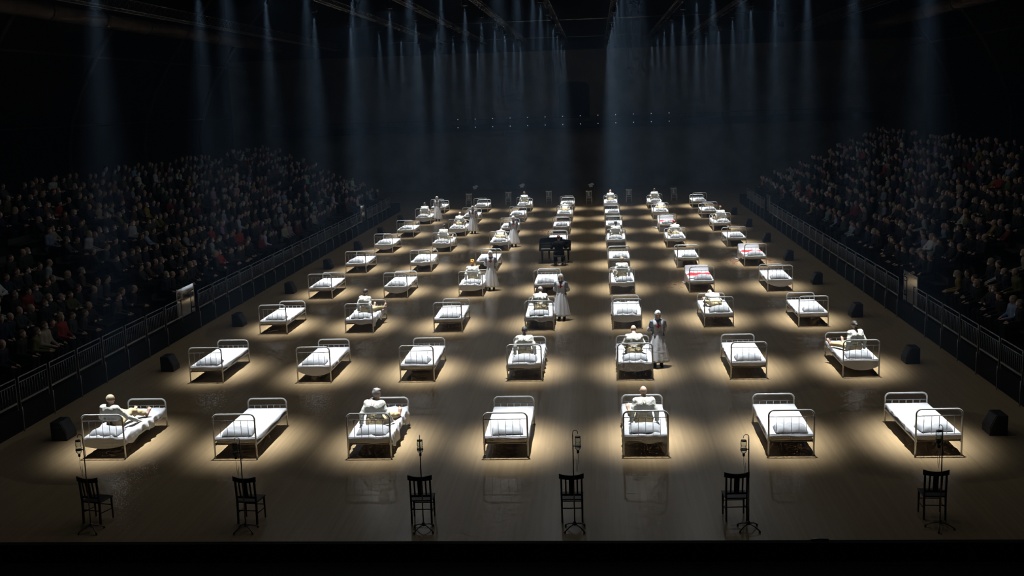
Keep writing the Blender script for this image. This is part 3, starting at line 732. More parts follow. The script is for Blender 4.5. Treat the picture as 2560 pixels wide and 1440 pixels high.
# ================================================================== BEDS
BW, BL, H1, H2 = 0.945, 2.47, 1.0, 0.69
hw = BW / 2
def arch(h, y):
    r = 0.11
    return [(-hw, y, 0.0), (-hw, y, h - r)] + arc(-hw + r, h - r, r, PI, PI / 2, 6, y)[1:] + arc(hw - r, h - r, r, PI / 2, 0, 6, y) + [(hw, y, 0.0)]
hb = MB().tube(arch(H1, 0.0), 0.0195, 8)
for z, rr_ in ((0.855, 0.009), (0.468, 0.009)): hb.tube([(-hw, 0, z), (hw, 0, z)], rr_, 6)
for sx in (-1, 1): hb.lathe([(0.024, 0.0), (0.028, 0.012), (0.020, 0.035)], 8, (sx * hw, 0, 0))
M_head = hb.mesh('headboard', 'white_paint', True)
fb_ = MB().tube(arch(H2, 0.0), 0.0205, 8)
for z, rr_ in ((0.535, 0.010), (0.38, 0.009)): fb_.tube([(-hw, 0, z), (hw, 0, z)], rr_, 6)
for sx in (-1, 1): fb_.lathe([(0.024, 0.0), (0.028, 0.012), (0.020, 0.035)], 8, (sx * hw, 0, 0))
M_foot = fb_.mesh('footboard', 'white_paint', True)
M_sp1 = MB().tube([(0, 0, 0.468), (0, 0, 0.855)], 0.0062, 6).mesh('spindle', 'white_paint', True)
M_sp2 = MB().tube([(0, 0, 0.38), (0, 0, 0.535)], 0.0075, 6).mesh('spindle', 'white_paint', True)
M_side = MB().box(-0.018, 0.018, 0.0, BL, 0.285, 0.325).mesh('side_rail', 'white_paint')
M_base = MB().box(-0.44, 0.44, 0.04, BL - 0.04, 0.292, 0.312).mesh('spring_base', 'bed_iron')
M_matt = MB().box(-0.445, 0.445, 0.035, BL - 0.035, 0.313, 0.448).mesh('mattress', 'mattress', True, 0.035)

def wobble(n, seed, lo=2.0, hi=9.0):
    r = np.random.default_rng(seed)
    K = [(r.uniform(lo, hi) * np.array([math.cos(t), math.sin(t)]), r.uniform(0, 6.28), r.uniform(0.4, 1)) for t in r.uniform(0, 6.28, n)]
    def f(a, b2):
        s = 0
        for k, ph, am in K: s = s + am * np.sin(k[0] * a + k[1] * b2 + ph)
        return s / n * 1.6
    return f
def bend(d, r=0.03):
    q = np.minimum(d / r, PI / 2)
    return r * np.sin(q), r * (1 - np.cos(q)) + np.maximum(d - r * PI / 2, 0)
def sheet_mesh(name, hN, hF, hL, hR, rumple, seed, material='sheet', top=0.460, over_foot=False, nu=54, nv=110, y0=0.05, floor_trail=False):
    """a sheet laid on the mattress whose rims hang down; hang lengths are functions of the position along each rim"""
    W2 = 0.452; y1 = BL - 0.045
    s = np.linspace(0, 1, nu)[:, None]; t = np.linspace(0, 1, nv)[None, :]
    an = 2 * s - 1; bn = t
    hl, hr_ = hL(bn), hR(bn); hn, hf = hN(an), hF(an)
    a = -(W2 + hl) + s * (2 * W2 + hl + hr_)
    b2 = (y0 - hn) + t * (y1 - y0 + hn + hf)
    a, b2 = np.broadcast_arrays(a, b2); a = a.copy(); b2 = b2.copy()
    da = np.maximum(np.abs(a) - W2, 0); db0 = np.maximum(y0 - b2, 0); db1 = np.maximum(b2 - y1, 0)
    hx, dz1 = bend(da); hy0, dz2 = bend(db0); hy1, dz3 = bend(db1)
    w1 = wobble(7, seed); w2 = wobble(6, seed + 1, 8, 22); w3 = wobble(5, seed + 2, 3, 9)
    inner = np.clip(1 - np.maximum(np.maximum(da, db0), db1) / 0.08, 0, 1)
    z = top - np.sqrt(dz1 ** 2 + dz2 ** 2 + dz3 ** 2) + inner * (np.abs(w1(a * 1.3, b2)) * rumple + w2(a, b2) * rumple * 0.25 + rumple * 0.85 * np.clip(1 - np.abs(w3(a * 1.2, b2)), 0, 1) ** 4)
    fx = np.clip(dz1 / 0.10, 0, 1); fy = np.clip((dz2 + dz3) / 0.10, 0, 1)
    x = np.sign(a) * (np.minimum(np.abs(a), W2) + hx + fx * (0.010 + (0.014 + rumple * 0.6) * wobble(5, seed + 9, 6, 30)(a * 0.3, b2)))
    y = np.clip(b2, y0, y1) - hy0 + hy1 - np.sign(y0 - b2) * 0 + fy * np.where(b2 < y0, -1, 1) * (0.006 + 0.012 * wobble(5, seed + 4, 6, 26)(a, b2 * 0.3))
    if over_foot:
        lift = np.clip((b2 - (BL - 0.30)) / 0.30, 0, 1); lift = lift * lift * (3 - 2 * lift)
        z = z + lift * (H2 + 0.02 - top) * np.clip(1 - da / 0.25, 0, 1)
        past = np.maximum(b2 - BL, 0)
        y = np.where(b2 > y1, np.minimum(b2, BL + 0.045), y); z = np.where(b2 > BL, z - 0 * past, z)
    if floor_trail:
        under = np.maximum(0.014 - z, 0); x = x + np.sign(a) * under * 0.9; z = np.maximum(z, 0.014 + 0.012 * np.abs(np.sin(x * 23 + y * 11)))
    idx = np.arange(nu * nv).reshape(nu, nv)
    q = np.stack([idx[:-1, :-1], idx[1:, :-1], idx[1:, 1:], idx[:-1, 1:]], -1).reshape(-1, 4)
    return np_mesh(name, np.stack([x, y, z], -1).reshape(-1, 3), q, material)
c_ = lambda v: (lambda q: v + 0 * q)
irr = lambda m, am, fr, ph: (lambda q: m + am * np.sin(fr * q + ph) * np.sin(fr * 0.41 * q + 1.7 * ph))
SHEETS = {
    'neat1': sheet_mesh('sheet_neat', irr(0.10, 0.03, 9, 1), c_(0.07), irr(0.10, 0.05, 13, 0.4), irr(0.09, 0.06, 11, 2), 0.006, 11),
    'neat2': sheet_mesh('sheet_neat_b', irr(0.11, 0.03, 7, 3), c_(0.07), irr(0.09, 0.05, 12, 1.4), irr(0.11, 0.06, 9, 0.3), 0.006, 23),
    'sag': sheet_mesh('sheet_sag', lambda q: 0.10 + 0.21 * (1 - q * q) ** 0.8, c_(0.07), irr(0.10, 0.03, 19, 2.4), irr(0.11, 0.04, 25, 0.9), 0.008, 37),
    'rumple1': sheet_mesh('sheet_rumple', irr(0.17, 0.05, 5, 1.2), c_(0.10), lambda q: 0.12 + 0.10 * np.sin(q * 9) ** 2, lambda q: 0.14 + 0.16 * np.sin(q * 7 + 0.8) ** 2, 0.050, 51),
    'rumple2': sheet_mesh('sheet_rumple_b', lambda q: 0.14 + 0.13 * (1 - q * q), c_(0.10), lambda q: 0.10 + 0.14 * np.sin(q * 5 + 2) ** 2, lambda q: 0.12 + 0.12 * np.sin(q * 8) ** 2, 0.055, 77),
    'drape': sheet_mesh('sheet_drape', irr(0.13, 0.04, 5, 0.2), c_(0.12), lambda q: 0.12 + 0.34 * np.clip(1 - q * 2.2, 0, 1) ** 0.7, lambda q: 0.12 + 0.24 * np.sin(q * 5 + 0.4) ** 2, 0.046, 93),
    'flat': sheet_mesh('sheet_flat', c_(0.13), c_(0.07), irr(0.12, 0.03, 15, 0.7), irr(0.12, 0.03, 13, 2.7), 0.016, 61),
}
def pillow_mesh(name, seed, flat=1.0):
    n = 34; A, Bq, Hh = 0.36, 0.275, 0.13 * flat
    u = np.linspace(-1, 1, n); U, V = np.meshgrid(u, u, indexing='ij')
    w = wobble(6, seed, 2, 5); w2 = wobble(6, seed + 5, 9, 20)
    prof = (np.clip(1 - np.abs(U) ** 3.2, 0, 1) * np.clip(1 - np.abs(V) ** 3.2, 0, 1)) ** 0.55
    sq = 1 - 0.07 * (U ** 2 * V ** 2) + 0.0
    X = U * A * (1 - 0.05 * (1 - V ** 2)) * sq; Y = V * Bq * (1 - 0.06 * (1 - U ** 2)) * sq
    edge = np.abs(np.sin(np.arctan2(V, U) * 14 + seed)) * (1 - prof) * 0.012
    zt = Hh * prof * (1 + 0.22 * w(U * 1.4, V * 1.4)) + w2(U, V) * 0.006 * prof + edge * prof; zb = -0.018 * prof
    vt = np.stack([X, Y, zt + 0.02], -1).reshape(-1, 3); vb2 = np.stack([X, Y, zb + 0.018], -1).reshape(-1, 3)
    idx = np.arange(n * n).reshape(n, n)
    q1 = np.stack([idx[:-1, :-1], idx[1:, :-1], idx[1:, 1:], idx[:-1, 1:]], -1).reshape(-1, 4); q2 = q1[:, ::-1] + n * n
    rim = np.concatenate([idx[:, 0], idx[-1, 1:], idx[-2::-1, -1], idx[0, -2:0:-1]])
    r2 = np.roll(rim, -1); q3 = np.stack([rim, rim + n * n, r2 + n * n, r2], 1)
    return np_mesh(name, np.concatenate([vt, vb2]), np.concatenate([q1, q2, q3]), 'pillow')
PILLOWS = [pillow_mesh('pillow', s_, f_) for s_, f_ in ((3, 1.0), (8, 1.15), (14, 0.9), (21, 1.05))]

# who sits where: pose, hair style, hair colour, look, turn, offset across, offset along
PATIENT = {
    (0, 0): ('recline', 'crop', 'hair_blond', 'fair-haired', -0.10, -0.06, 0.80), (0, 2): ('turned', 'tuft', 'hair_grey', 'grey-brown haired', -0.05, -0.02, 0.78), (0, 4): ('upright', None, None, 'bald', 0.10, 0.0, 0.80),
    (1, 3): ('upright', 'crop', 'hair_dark', 'dark-haired', 0.0, -0.03, 0.85), (1, 4): ('slump', None, None, 'bald', 0.0, 0.0, 0.85), (1, 6): ('upright', 'bun', 'hair_dark', 'dark-haired', 0.42, 0.05, 0.95),
    (2, 1): ('upright', 'crop', 'hair_dark', 'dark-haired', -0.45, 0.02, 1.05), (2, 3): ('slump', 'crop', 'hair_grey', 'grey-haired', 0.0, 0.0, 0.95), (2, 5): ('bowed', None, None, 'hunched', 0.25, 0.0, 0.95),
    (3, 2): ('upright', 'tuft', 'hair_orange', 'orange-haired', 0.0, 0.0, 0.9), (3, 4): ('upright', 'crop', 'hair_blond', 'fair-haired', 0.1, 0.0, 1.05),
    (5, 1): ('upright', 'tuft', 'hair_dark', 'dark-haired', -0.2, 0.0, 1.0), (5, 2): ('bowed', None, None, 'hunched', 0.0, 0.0, 0.95), (5, 4): ('upright', 'crop', 'hair_dark', 'dark-haired', 0.0, 0.0, 0.8), (5, 5): ('slump', 'crop', 'hair_red', 'red-haired', 0.2, 0.0, 0.8),
    (6, 1): ('slump', 'crop', 'hair_blond', 'fair-haired', -0.2, 0.0, 1.1), (6, 6): ('upright', 'crop', 'hair_brown', 'brown-haired', 0.15, 0.0, 0.9),
    (7, 0): ('upright', 'crop', 'hair_dark', 'dark-haired', 0.0, 0.0, 0.9), (7, 3): ('bowed', None, None, 'hunched', 0.0, 0.0, 1.1), (7, 5): ('bowed', None, None, 'hunched', 0.0, 0.05, 0.9),
    (8, 2): ('upright', 'crop', 'hair_brown', 'brown-haired', 0.0, 0.0, 0.8), (8, 4): ('slump', None, None, 'bald', 0.0, 0.0, 0.9), (8, 5): ('upright', 'crop', 'hair_dark', 'dark-haired', 0.0, 0.0, 0.9),
}
SHEETKIND = {(0, 0): 'rumple2', (0, 2): 'drape', (0, 4): 'rumple1', (1, 1): 'sag', (1, 3): 'drape', (1, 4): 'rumple2', (1, 6): 'sag', (2, 1): 'rumple1', (2, 3): 'rumple1', (2, 4): 'rumple2', (2, 5): 'flat',
             (3, 1): 'sag', (3, 2): 'rumple2', (3, 4): 'rumple1', (3, 6): 'sag', (4, 1): 'rumple1', (5, 0): 'sag', (5, 5): 'rumple1', (6, 1): 'rumple2', (7, 0): 'sag', (6, 6): 'drape', (7, 2): 'rumple1'}
for r in range(9):
    for c in range(7):
        if (r, c) == PIANO_SPOT: continue
        x, y = BED[r][c]; where = '%s, %s' % (ROWN[r], COLN[c])
        kind = SHEETKIND.get((r, c)) or ('neat1' if (r + c) % 2 else 'neat2')
        if (r, c) in PATIENT and (r, c) not in SHEETKIND: kind = random.choice(['rumple1', 'rumple2', 'drape'])
        state = 'blood-stained' if (r, c) in BLOOD else ('occupied' if (r, c) in PATIENT else ('rumpled empty' if kind.startswith('rumple') else ('empty, sheet sagging at the head end,' if kind == 'sag' else 'neatly made empty')))
        t = empty('hospital_bed', (x, y, 0), random.uniform(-0.008, 0.008))
        lab = {'blood-stained': 'white iron bed under a blood-stained sheet', 'occupied': 'white iron hospital bed with a patient on it', 'rumpled empty': 'white iron hospital bed, empty with rumpled sheet', 'neatly made empty': 'white iron hospital bed, empty and neatly made'}.get(state, 'white iron hospital bed, empty with sagging sheet')
        tag(t, '%s, %s' % (lab, where), 'bed', 'hospital beds in the ward')
        hd = mesh_obj('headboard', M_head, t); ft = mesh_obj('footboard', M_foot, t, (0, BL, 0))
        for k in range(5):
            sxp = -hw + BW * (k + 1) / 6
            mesh_obj('spindle', M_sp1, hd, (sxp, 0, 0)); mesh_obj('spindle', M_sp2, ft, (sxp, 0, 0))
        for sx in (-1, 1): mesh_obj('side_rail', M_side, t, (sx * (hw - 0.012), 0, 0))
        mesh_obj('spring_base', M_base, t); mesh_obj('mattress', M_matt, t)
        mesh_obj('sheet', SHEETS[kind], t)
        # the pillow lies loose on the sheet
        pn = random.randrange(4)
        pz = 0.465 + (0.016 if kind.startswith('rumple') or kind == 'drape' else 0.004)
        po = mesh_obj('pillow', PILLOWS[pn], None, (x + random.uniform(-0.05, 0.05) + (0.03 if c > 3 else 0.0), y + random.uniform(0.31, 0.36), pz), random.uniform(-0.10, 0.10))
        tag(po, 'white pillow at the head of the bed in the %s' % where, 'pillow', 'pillows on the beds')

# sheets soaked with blood, thrown over the foot rail
M_bs = [sheet_mesh('blood_stained_sheet', irr(0.0, 0.0, 5, 1), c_(0.10), lambda q: 0.24 + 0.34 * np.clip(q * 1.7 - 0.6, 0, 1), lambda q: 0.12 + 0.05 * np.sin(q * 11), 0.010, 131, 'bloody_sheet', 0.475, True, 60, 110, 0.42, True),
        sheet_mesh('blood_stained_sheet', irr(0.0, 0.0, 5, 1), c_(0.10), lambda q: 0.26 + 0.40 * np.clip(q * 1.9 - 0.8, 0, 1), lambda q: 0.12 + 0.06 * np.sin(q * 9 + 1), 0.010, 143, 'bloody_sheet', 0.475, True, 60, 110, 0.42, True),
        sheet_mesh('blood_stained_sheet', irr(0.0, 0.0, 5, 1), c_(0.10), lambda q: 0.26 + 0.55 * np.clip(q * 1.9 - 0.8, 0, 1), lambda q: 0.12 + 0.04 * np.sin(q * 7 + 2), 0.010, 155, 'bloody_sheet', 0.475, True, 60, 110, 0.42, True)]
for i, (r, c) in enumerate(sorted(BLOOD)):
    x, y = BED[r][c]
    o = mesh_obj('blood_stained_sheet', M_bs[i], None, (x, y, 0.004))
    tag(o, 'white sheet with red blood band on the bed, %s, %s' % (ROWN[r], COLN[c]), 'sheet', 'blood-stained sheets')
# blood spattered on the floor
def spatter(x, y, sx, sy, n, seed, label):
    r = random.Random(seed); m_ = MB()
    for i in range(n):
        cx, cy_ = r.gauss(0, sx), r.gauss(0, sy); ra = r.uniform(0.008, 0.032) * (2.0 if r.random() < 0.08 else 1.0); k = 9
        ph = r.uniform(0, 6); st_ = r.uniform(1, 2.2)
        top_ = [(cx + ra * st_ * (1 + 0.3 * math.sin(3 * a + ph)) * math.cos(a), cy_ + ra * (1 + 0.3 * math.sin(2 * a + ph)) * math.sin(a)) for a in [2 * PI * j / k for j in range(k)]]
        m_.prism(top_, 'z', 0.0005, 0.003)
    o = m_.obj('blood_spatter', 'blood', None, False, 0.0, (x, y, 0)); tag(o, label, 'stain', 'blood on the floor', 'stuff')
spatter(5.15, 22.3, 0.33, 0.55, 70, 1, 'blood drops on the floor left of the fourth-row blood-stained bed')
spatter(8.25, 28.6, 0.28, 0.6, 90, 2, 'blood drops on the floor left of the rightmost blood-stained bed')
spatter(9.95, 28.3, 0.2, 0.5, 40, 3, 'blood drops on the floor right of the rightmost blood-stained bed')
spatter(-2.1, 46.6, 0.5, 0.8, 80, 4, 'blood drops on the floor between the eighth-row beds, left of centre')
spatter(-0.9, 42.4, 0.28, 0.9, 150, 5, 'blood drops on the floor left of the middle seventh-row bed')

# ================================================================== PATIENTS
M0 = 0.115
POSE = {
    'upright': dict(lean=0.05, hpitch=0.10, knees=[(-0.15, 0.44, 0.13), (0.15, 0.44, 0.13)], ankles=[(-0.24, 0.84, 0.085), (0.20, 0.84, 0.085)], toes=[(-0.2, 0.35, 1), (0.2, 0.35, 1)], ups=[(0, -1, 0.3)] * 2, elbows=[(-0.28, -0.06, 0.33), (0.28, -0.06, 0.33)], wrists=[(-0.30, -0.02, 0.075), (0.30, -0.02, 0.075)], hdirs=[(-0.25, 1, -0.1), (0.25, 1, -0.1)]),
    'slump': dict(lean=0.28, hpitch=0.30, knees=[(-0.20, 0.42, 0.20), (0.20, 0.42, 0.20)], ankles=[(-0.14, 0.80, 0.085), (0.14, 0.80, 0.085)], toes=[(-0.1, 0.4, 1), (0.1, 0.4, 1)], ups=[(0, -1, 0.3)] * 2, elbows=[(-0.29, 0.12, 0.34), (0.29, 0.12, 0.34)], wrists=[(-0.16, 0.34, 0.25), (0.16, 0.34, 0.25)], hdirs=[(0.4, 1, -0.2), (-0.4, 1, -0.2)]),
    'turned': dict(lean=0.16, twist=-0.10, hyaw=-0.75, hpitch=0.12, knees=[(-0.16, 0.44, 0.14), (0.24, 0.40, 0.17)], ankles=[(-0.08, 0.86, 0.085), (0.42, 0.74, 0.085)], toes=[(-0.1, 0.3, 1), (0.15, 0.2, 1)], ups=[(0, -1, 0.3)] * 2, elbows=[(-0.29, -0.04, 0.32), (0.31, 0.02, 0.33)], wrists=[(-0.32, -0.02, 0.075), (0.37, 0.20, 0.075)], hdirs=[(-0.3, 1, -0.1), (0.25, 1, -0.1)]),
    'recline': dict(lean=-0.36, twist=-0.12, hyaw=-0.45, hpitch=0.36, knees=[(-0.20, 0.40, 0.30), (0.20, 0.42, 0.30)], ankles=[(0.02, 0.84, 0.12), (0.36, 0.86, 0.10)], toes=[(0.1, 0.45, 1), (0.25, 0.45, 1)], ups=[(0, -1, 0.4)] * 2, elbows=[(-0.28, -0.12, 0.30), (0.33, 0.02, 0.27)], wrists=[(-0.26, 0.22, 0.08), (0.40, 0.34, 0.085)], hdirs=[(0.1, 1, -0.1), (0.3, 1, -0.1)]),
    'bowed': dict(lean=0.95, hpitch=0.75, knees=[(-0.24, 0.42, 0.20), (0.24, 0.42, 0.20)], ankles=[(-0.12, 0.78, 0.085), (0.16, 0.80, 0.085)], toes=[(-0.1, 0.5, 1), (0.1, 0.5, 1)], ups=[(0, -1, 0.3)] * 2, elbows=[(-0.30, 0.34, 0.18), (0.30, 0.34, 0.18)], wrists=[(-0.20, 0.58, 0.20), (0.20, 0.58, 0.20)], hdirs=[(0.3, 1, 0), (-0.3, 1, 0)]),
}
BODY = {k: human('patient_' + k, (0, 0, M0), cell=0.0125, **v) for k, v in POSE.items()}
HAIRC = {}
def hair_of(st, mm):
    if (st, mm) not in HAIRC: HAIRC[(st, mm)] = hair_mesh('hair_%s_%s' % (st, mm), st, mm, 0.0115)
    return HAIRC[(st, mm)]
TIES = {}
for _k in ('upright', 'slump', 'turned'):
    _l = POSE[_k]['lean']; _t = POSE[_k].get('twist', 0.0)
    def _P(x, y, z): return tuple(np.array([0, 0, M0]) + rot(_t * min(1, z / 0.45), _l * (0.75 + 0.25 * min(1, z / 0.5)), 0) @ np.array([x, y, z]))
    _m2 = MB()
    for _s in (-1, 1):
        _m2.tube([_P(_s * 0.045, -0.085, 0.535), _P(_s * 0.030, -0.136, 0.46), _P(0, -0.142, 0.39)], 0.007, 5)
        _m2.tube([_P(0, -0.142, 0.20), _P(_s * 0.05, -0.150, 0.175), _P(_s * 0.035, -0.150, 0.10)], 0.006, 5)
        _m2.tube([_P(_s * 0.17, -0.09, 0.22), _P(_s * 0.08, -0.138, 0.21), _P(0, -0.142, 0.20)], 0.008, 5)
    TIES[_k] = _m2.mesh('back_tie', 'trousers', True)
POSTXT = {'upright': 'sitting upright', 'slump': 'sitting slumped', 'turned': 'head turned right', 'recline': 'leaning back', 'bowed': 'bent low'}
for (r, c), (pose, hs, hm, look, rz, ox, oy) in PATIENT.items():
    x, y = BED[r][c]
    bm_, sm_, tm_, hc, HR = BODY[pose]
    p = mesh_obj('person', bm_, None, (x + ox, y + oy, 0.478), rz); p.scale = (0.95, 0.95, 0.905)
    tag(p, '%s patient in cream shirt, %s, %s, %s' % (look, POSTXT[pose], ROWN[r], COLN[c]), 'person', 'patients on the beds')
    sh_o = mesh_obj('shirt', sm_, p); mesh_obj('trousers', tm_, p)
    if r < 4 and pose in TIES: mesh_obj('back_tie', TIES[pose], sh_o)
    if hs:
        h = mesh_obj('hair', hair_of(hs, hm), p, tuple(hc)); h.rotation_euler = Matrix(HR.tolist()).to_euler()

# ================================================================== NURSES
def nurse_meshes(cell=0.010):
    B = Field(); S = Field(); Cu = Field()
    hc = np.array([0, 0.03, 1.52]); HR = rot(0, 0.12, 0)
    tor = [((-0.06, 0, 0.92), (0.06, 0, 0.92), 0.115, 0.115), ((-0.045, 0, 1.0), (-0.07, 0.005, 1.22), 0.088, 0.098), ((0.045, 0, 1.0), (0.07, 0.005, 1.22), 0.088, 0.098), ((-0.075, 0, 1.27), (0.075, 0, 1.27), 0.088, 0.088)]
    for a, b2, ra, rb in tor: B.cap(a, b2, ra - 0.01, rb - 0.01, 0.05); S.cap(a, b2, ra + 0.012, rb + 0.012, 0.05)
    B.cap((0, 0, 1.28), (0, 0.0, 1.36), 0.06, 0.048, 0.03); B.cap((0, 0, 1.36), hc + np.array([0, -0.01, -0.06]), 0.047, 0.046, 0.03); head(B, hc, HR)
    for sx in (-1, 1):
        s_ = np.array([sx * 0.165, 0.0, 1.31]); e = np.array([sx * 0.235, -0.10, 1.07]); w = np.array([sx * 0.07, -0.215, 0.95])
        B.cap((0, 0, 1.3), s_, 0.055, 0.05, 0.03); B.cap(s_, e, 0.042, 0.036, 0.02); B.cap(e, w, 0.036, 0.026, 0.02)
        hand(B, w, (-sx * 0.8, -0.05, -0.6), (0, 1, 0.2), sx)
        S.cap((0, 0, 1.31), s_, 0.066, 0.062, 0.03); S.cap(s_, e, 0.060, 0.056, 0.03)
        Cu.cap(e * 0.72 + s_ * 0.28, e, 0.064, 0.066, 0.02); Cu.cap(e, w * 0.95 + e * 0.05, 0.066, 0.038, 0.02)
        B.cap((sx * 0.08, 0, 0.90), (sx * 0.085, 0.01, 0.48), 0.075, 0.05, 0.04); B.cap((sx * 0.085, 0.01, 0.48), (sx * 0.09, -0.01, 0.08), 0.048, 0.033, 0.03)
    me_b = B.mesh('nurse_body', cell, 'skin'); me_s = S.mesh('dress_bodice', cell, 'nurse_blue', fold=0.004); me_c = Cu.mesh('cuffs', cell, 'apron', fold=0.003)
    # bib of the apron: the front of the bodice, a little proud of it
    bib = lambda X, Y, Z: np.maximum(np.maximum(np.abs(X) - (0.135 + 0.10 * np.clip(Z - 1.20, 0, 1)), 0.012 - Y), np.maximum(0.93 - Z, np.maximum(Z - 1.36, 0.045 - np.abs(X) - (1.34 - Z) * 0.8)))
    A = Field()
    for a, b2, ra, rb in tor: A.cap(a, b2, ra + 0.022, rb + 0.022, 0.05)
    for sx in (-1, 1): A.cap((sx * 0.05, 0.03, 1.30), (sx * 0.12, 0.01, 1.33), 0.068, 0.070, 0.03)
    me_bib = A.mesh('apron_bib', cell, 'apron', cut=bib)
    X_ = Field()
    for a, b2, ra, rb in tor: X_.cap(a, b2, ra + 0.029, rb + 0.029, 0.05)
    crs = lambda X, Y, Z: np.maximum(np.minimum(np.maximum(np.abs(X) - 0.022, np.abs(Z - 1.215) - 0.066), np.maximum(np.abs(X) - 0.066, np.abs(Z - 1.215) - 0.022)), 0.05 - Y)
    me_x = X_.mesh('red_cross', 0.007, 'cross_red', cut=crs)
    # headscarf with a face opening, falling on the shoulders
    K = Field(); K.ell(hc + np.array([0, -0.012, 0.022]), (0.092, 0.112, 0.112), HR, 0.02); K.ell(hc + np.array([0, 0.004, -0.055]), (0.082, 0.088, 0.088), HR, 0.03)
    K.cap(hc + np.array([0, -0.06, -0.05]), (0, -0.10, 1.28), 0.075, 0.085, 0.04); K.cap((-0.07, -0.06, 1.34), (0.07, -0.06, 1.34), 0.06, 0.06, 0.04)
    def face(X, Y, Z):
        ex = X / 0.058; ez = (Z - (hc[2] - 0.022)) / 0.086
        return np.where(Y > hc[1] + 0.02, (1 - np.sqrt(ex ** 2 + ez ** 2)) * 0.06, -1)
    me_k = K.mesh('headscarf', cell, 'apron', cut=face, fold=0.0025)
    # ankle-length pleated skirt and the apron over its front
    def skirt(name, r_add, z0, z1, a0, a1, material, full):
        na, nz_ = 96, 26; a = np.linspace(a0, a1, na, endpoint=not full); t = np.linspace(0, 1, nz_)[None, :]; A2 = a[:, None]
        z = z1 + (z0 - z1) * t
        rad = 0.128 + 0.165 * t ** 0.75 + r_add + (0.004 + 0.020 * t) * np.sin(A2 * 11 + 1.2 * np.sin(A2 * 3)) + 0.010 * t * np.sin(A2 * 5 + 1)
        x = rad * np.cos(A2) * (1.06); y = rad * np.sin(A2) * 0.88
        v = np.stack([x, y, z + 0 * x], -1).reshape(-1, 3); i = np.arange(na * nz_).reshape(na, nz_)
        i2 = np.roll(i, -1, 0) if full else i[1:]; i1 = i if full else i[:-1]
        q = np.stack([i1[:, :-1], i1[:, 1:], i2[:, 1:], i2[:, :-1]], -1).reshape(-1, 4)
        return np_mesh(name, v, q[:, ::-1], material)
    me_sk = skirt('skirt', 0.0, 0.17, 1.02, 0, 2 * PI, 'apron', True)
    me_ap = skirt('apron_skirt', 0.010, 0.22, 1.015, PI / 2 - 1.25, PI / 2 + 1.25, 'apron', False)
    belt = MB().lathe([(0.134, 0), (0.140, 0.0), (0.140, 0.05), (0.134, 0.05)], 24).mesh('waistband', 'apron', True)
    Bo = Field()
    for sx in (-1, 1): Bo.cap((sx * 0.09, -0.02, 0.22), (sx * 0.09, -0.02, 0.06), 0.05, 0.046, 0.02); Bo.cap((sx * 0.09, -0.02, 0.05), (sx * 0.10, 0.14, 0.038), 0.044, 0.036, 0.03)
    me_bo = Bo.mesh('boots', cell, 'black_leather', cut=lambda X, Y, Z: 0.004 - Z)
    return [('dress_bodice', me_s), ('cuffs', me_c), ('apron_bib', me_bib), ('red_cross', me_x), ('headscarf', me_k), ('skirt', me_sk), ('apron_skirt', me_ap), ('waistband', belt), ('boots', me_bo)], me_b
NPARTS, NBODY = nurse_meshes()
NURSES = [(3.72, 8.07, 0.05, 'standing by the bald patient in the second row'), (0.76, 15.22, -0.12, 'standing by the grey-haired patient in the third row'), (-2.30, 21.75, 0.0, 'standing by the orange-haired patient in the fourth row'),
          (-2.36, 35.49, 0.08, 'standing by the hunched patient in the sixth row'), (-5.21, 41.97, 0.0, 'standing by the fair-haired patient in the seventh row'), (-8.37, 49.48, -0.06, 'standing by the leftmost bed of the eighth row')]
for x, y, rz, t in NURSES:
    p = mesh_obj('person', NBODY, None, (x, y, 0), PI + rz); tag(p, 'nurse in white apron with red cross, ' + t, 'person', 'nurses')
    for n_, me_ in NPARTS:
        o = mesh_obj(n_, me_, p)
        if n_ == 'waistband': o.location = (0, 0, 0.985); o.scale = (1.06, 0.9, 1)

# ================================================================== PIANO AND PIANIST
pn = empty('grand_piano', (0.05, 29.0, 0)); tag(pn, 'black grand piano among the beds, keyboard towards the viewer', 'piano')
case = [(-0.75, 0.0), (0.75, 0.0), (0.75, 0.55), (0.70, 0.95), (0.50, 1.25), (0.22, 1.42), (0.05, 1.62), (-0.10, 1.80), (-0.35, 1.92), (-0.60, 1.90), (-0.75, 1.70)]
inner = [(p * 0.985, q if q < 0.01 else q) for p, q in case]
MB().prism([(p, max(q, 0.26)) for p, q in case], 'z', 0.66, 0.95).obj('case', 'piano_black', pn, False, 0.012)
MB().prism([(p * 1.01, max(q, 0.20)) for p, q in case], 'z', 0.955, 0.985).obj('lid', 'piano_black', pn, False, 0.006)
MB().box(-0.75, 0.75, -0.02, 0.30, 0.60, 0.68).obj('key_bed', 'piano_black', pn, False, 0.01)
for sx in (-1, 1): MB().box(sx * 0.705 - 0.045, sx * 0.705 + 0.045, -0.02, 0.30, 0.68, 0.86).obj('cheek', 'piano_black', pn, False, 0.015)
kb = empty('keyboard', (0, 0, 0)); kb.parent = pn
wk = MB().box(-0.0115, 0.0115, -0.005, 0.15, 0.68, 0.715).mesh('white_key', 'ivory')
bk = MB().box(-0.006, 0.006, 0.05, 0.15, 0.715, 0.728).mesh('black_key', 'piano_black')
for i in range(52):
    mesh_obj('white_key', wk, kb, (-0.655 + 1.31 * (i + 0.5) / 52, 0, 0))
    if i % 7 not in (1, 4) and i < 51: mesh_obj('black_key', bk, kb, (-0.655 + 1.31 * (i + 1) / 52, 0, 0))
MB().box(-0.66, 0.66, 0.16, 0.19, 0.68, 0.88).obj('fallboard', 'piano_black', pn)
MB().prism([(0.30, 0.985), (0.34, 0.985), (0.42, 1.20), (0.38, 1.20)], 'x', -0.36, 0.36).obj('music_desk', 'piano_black', pn)
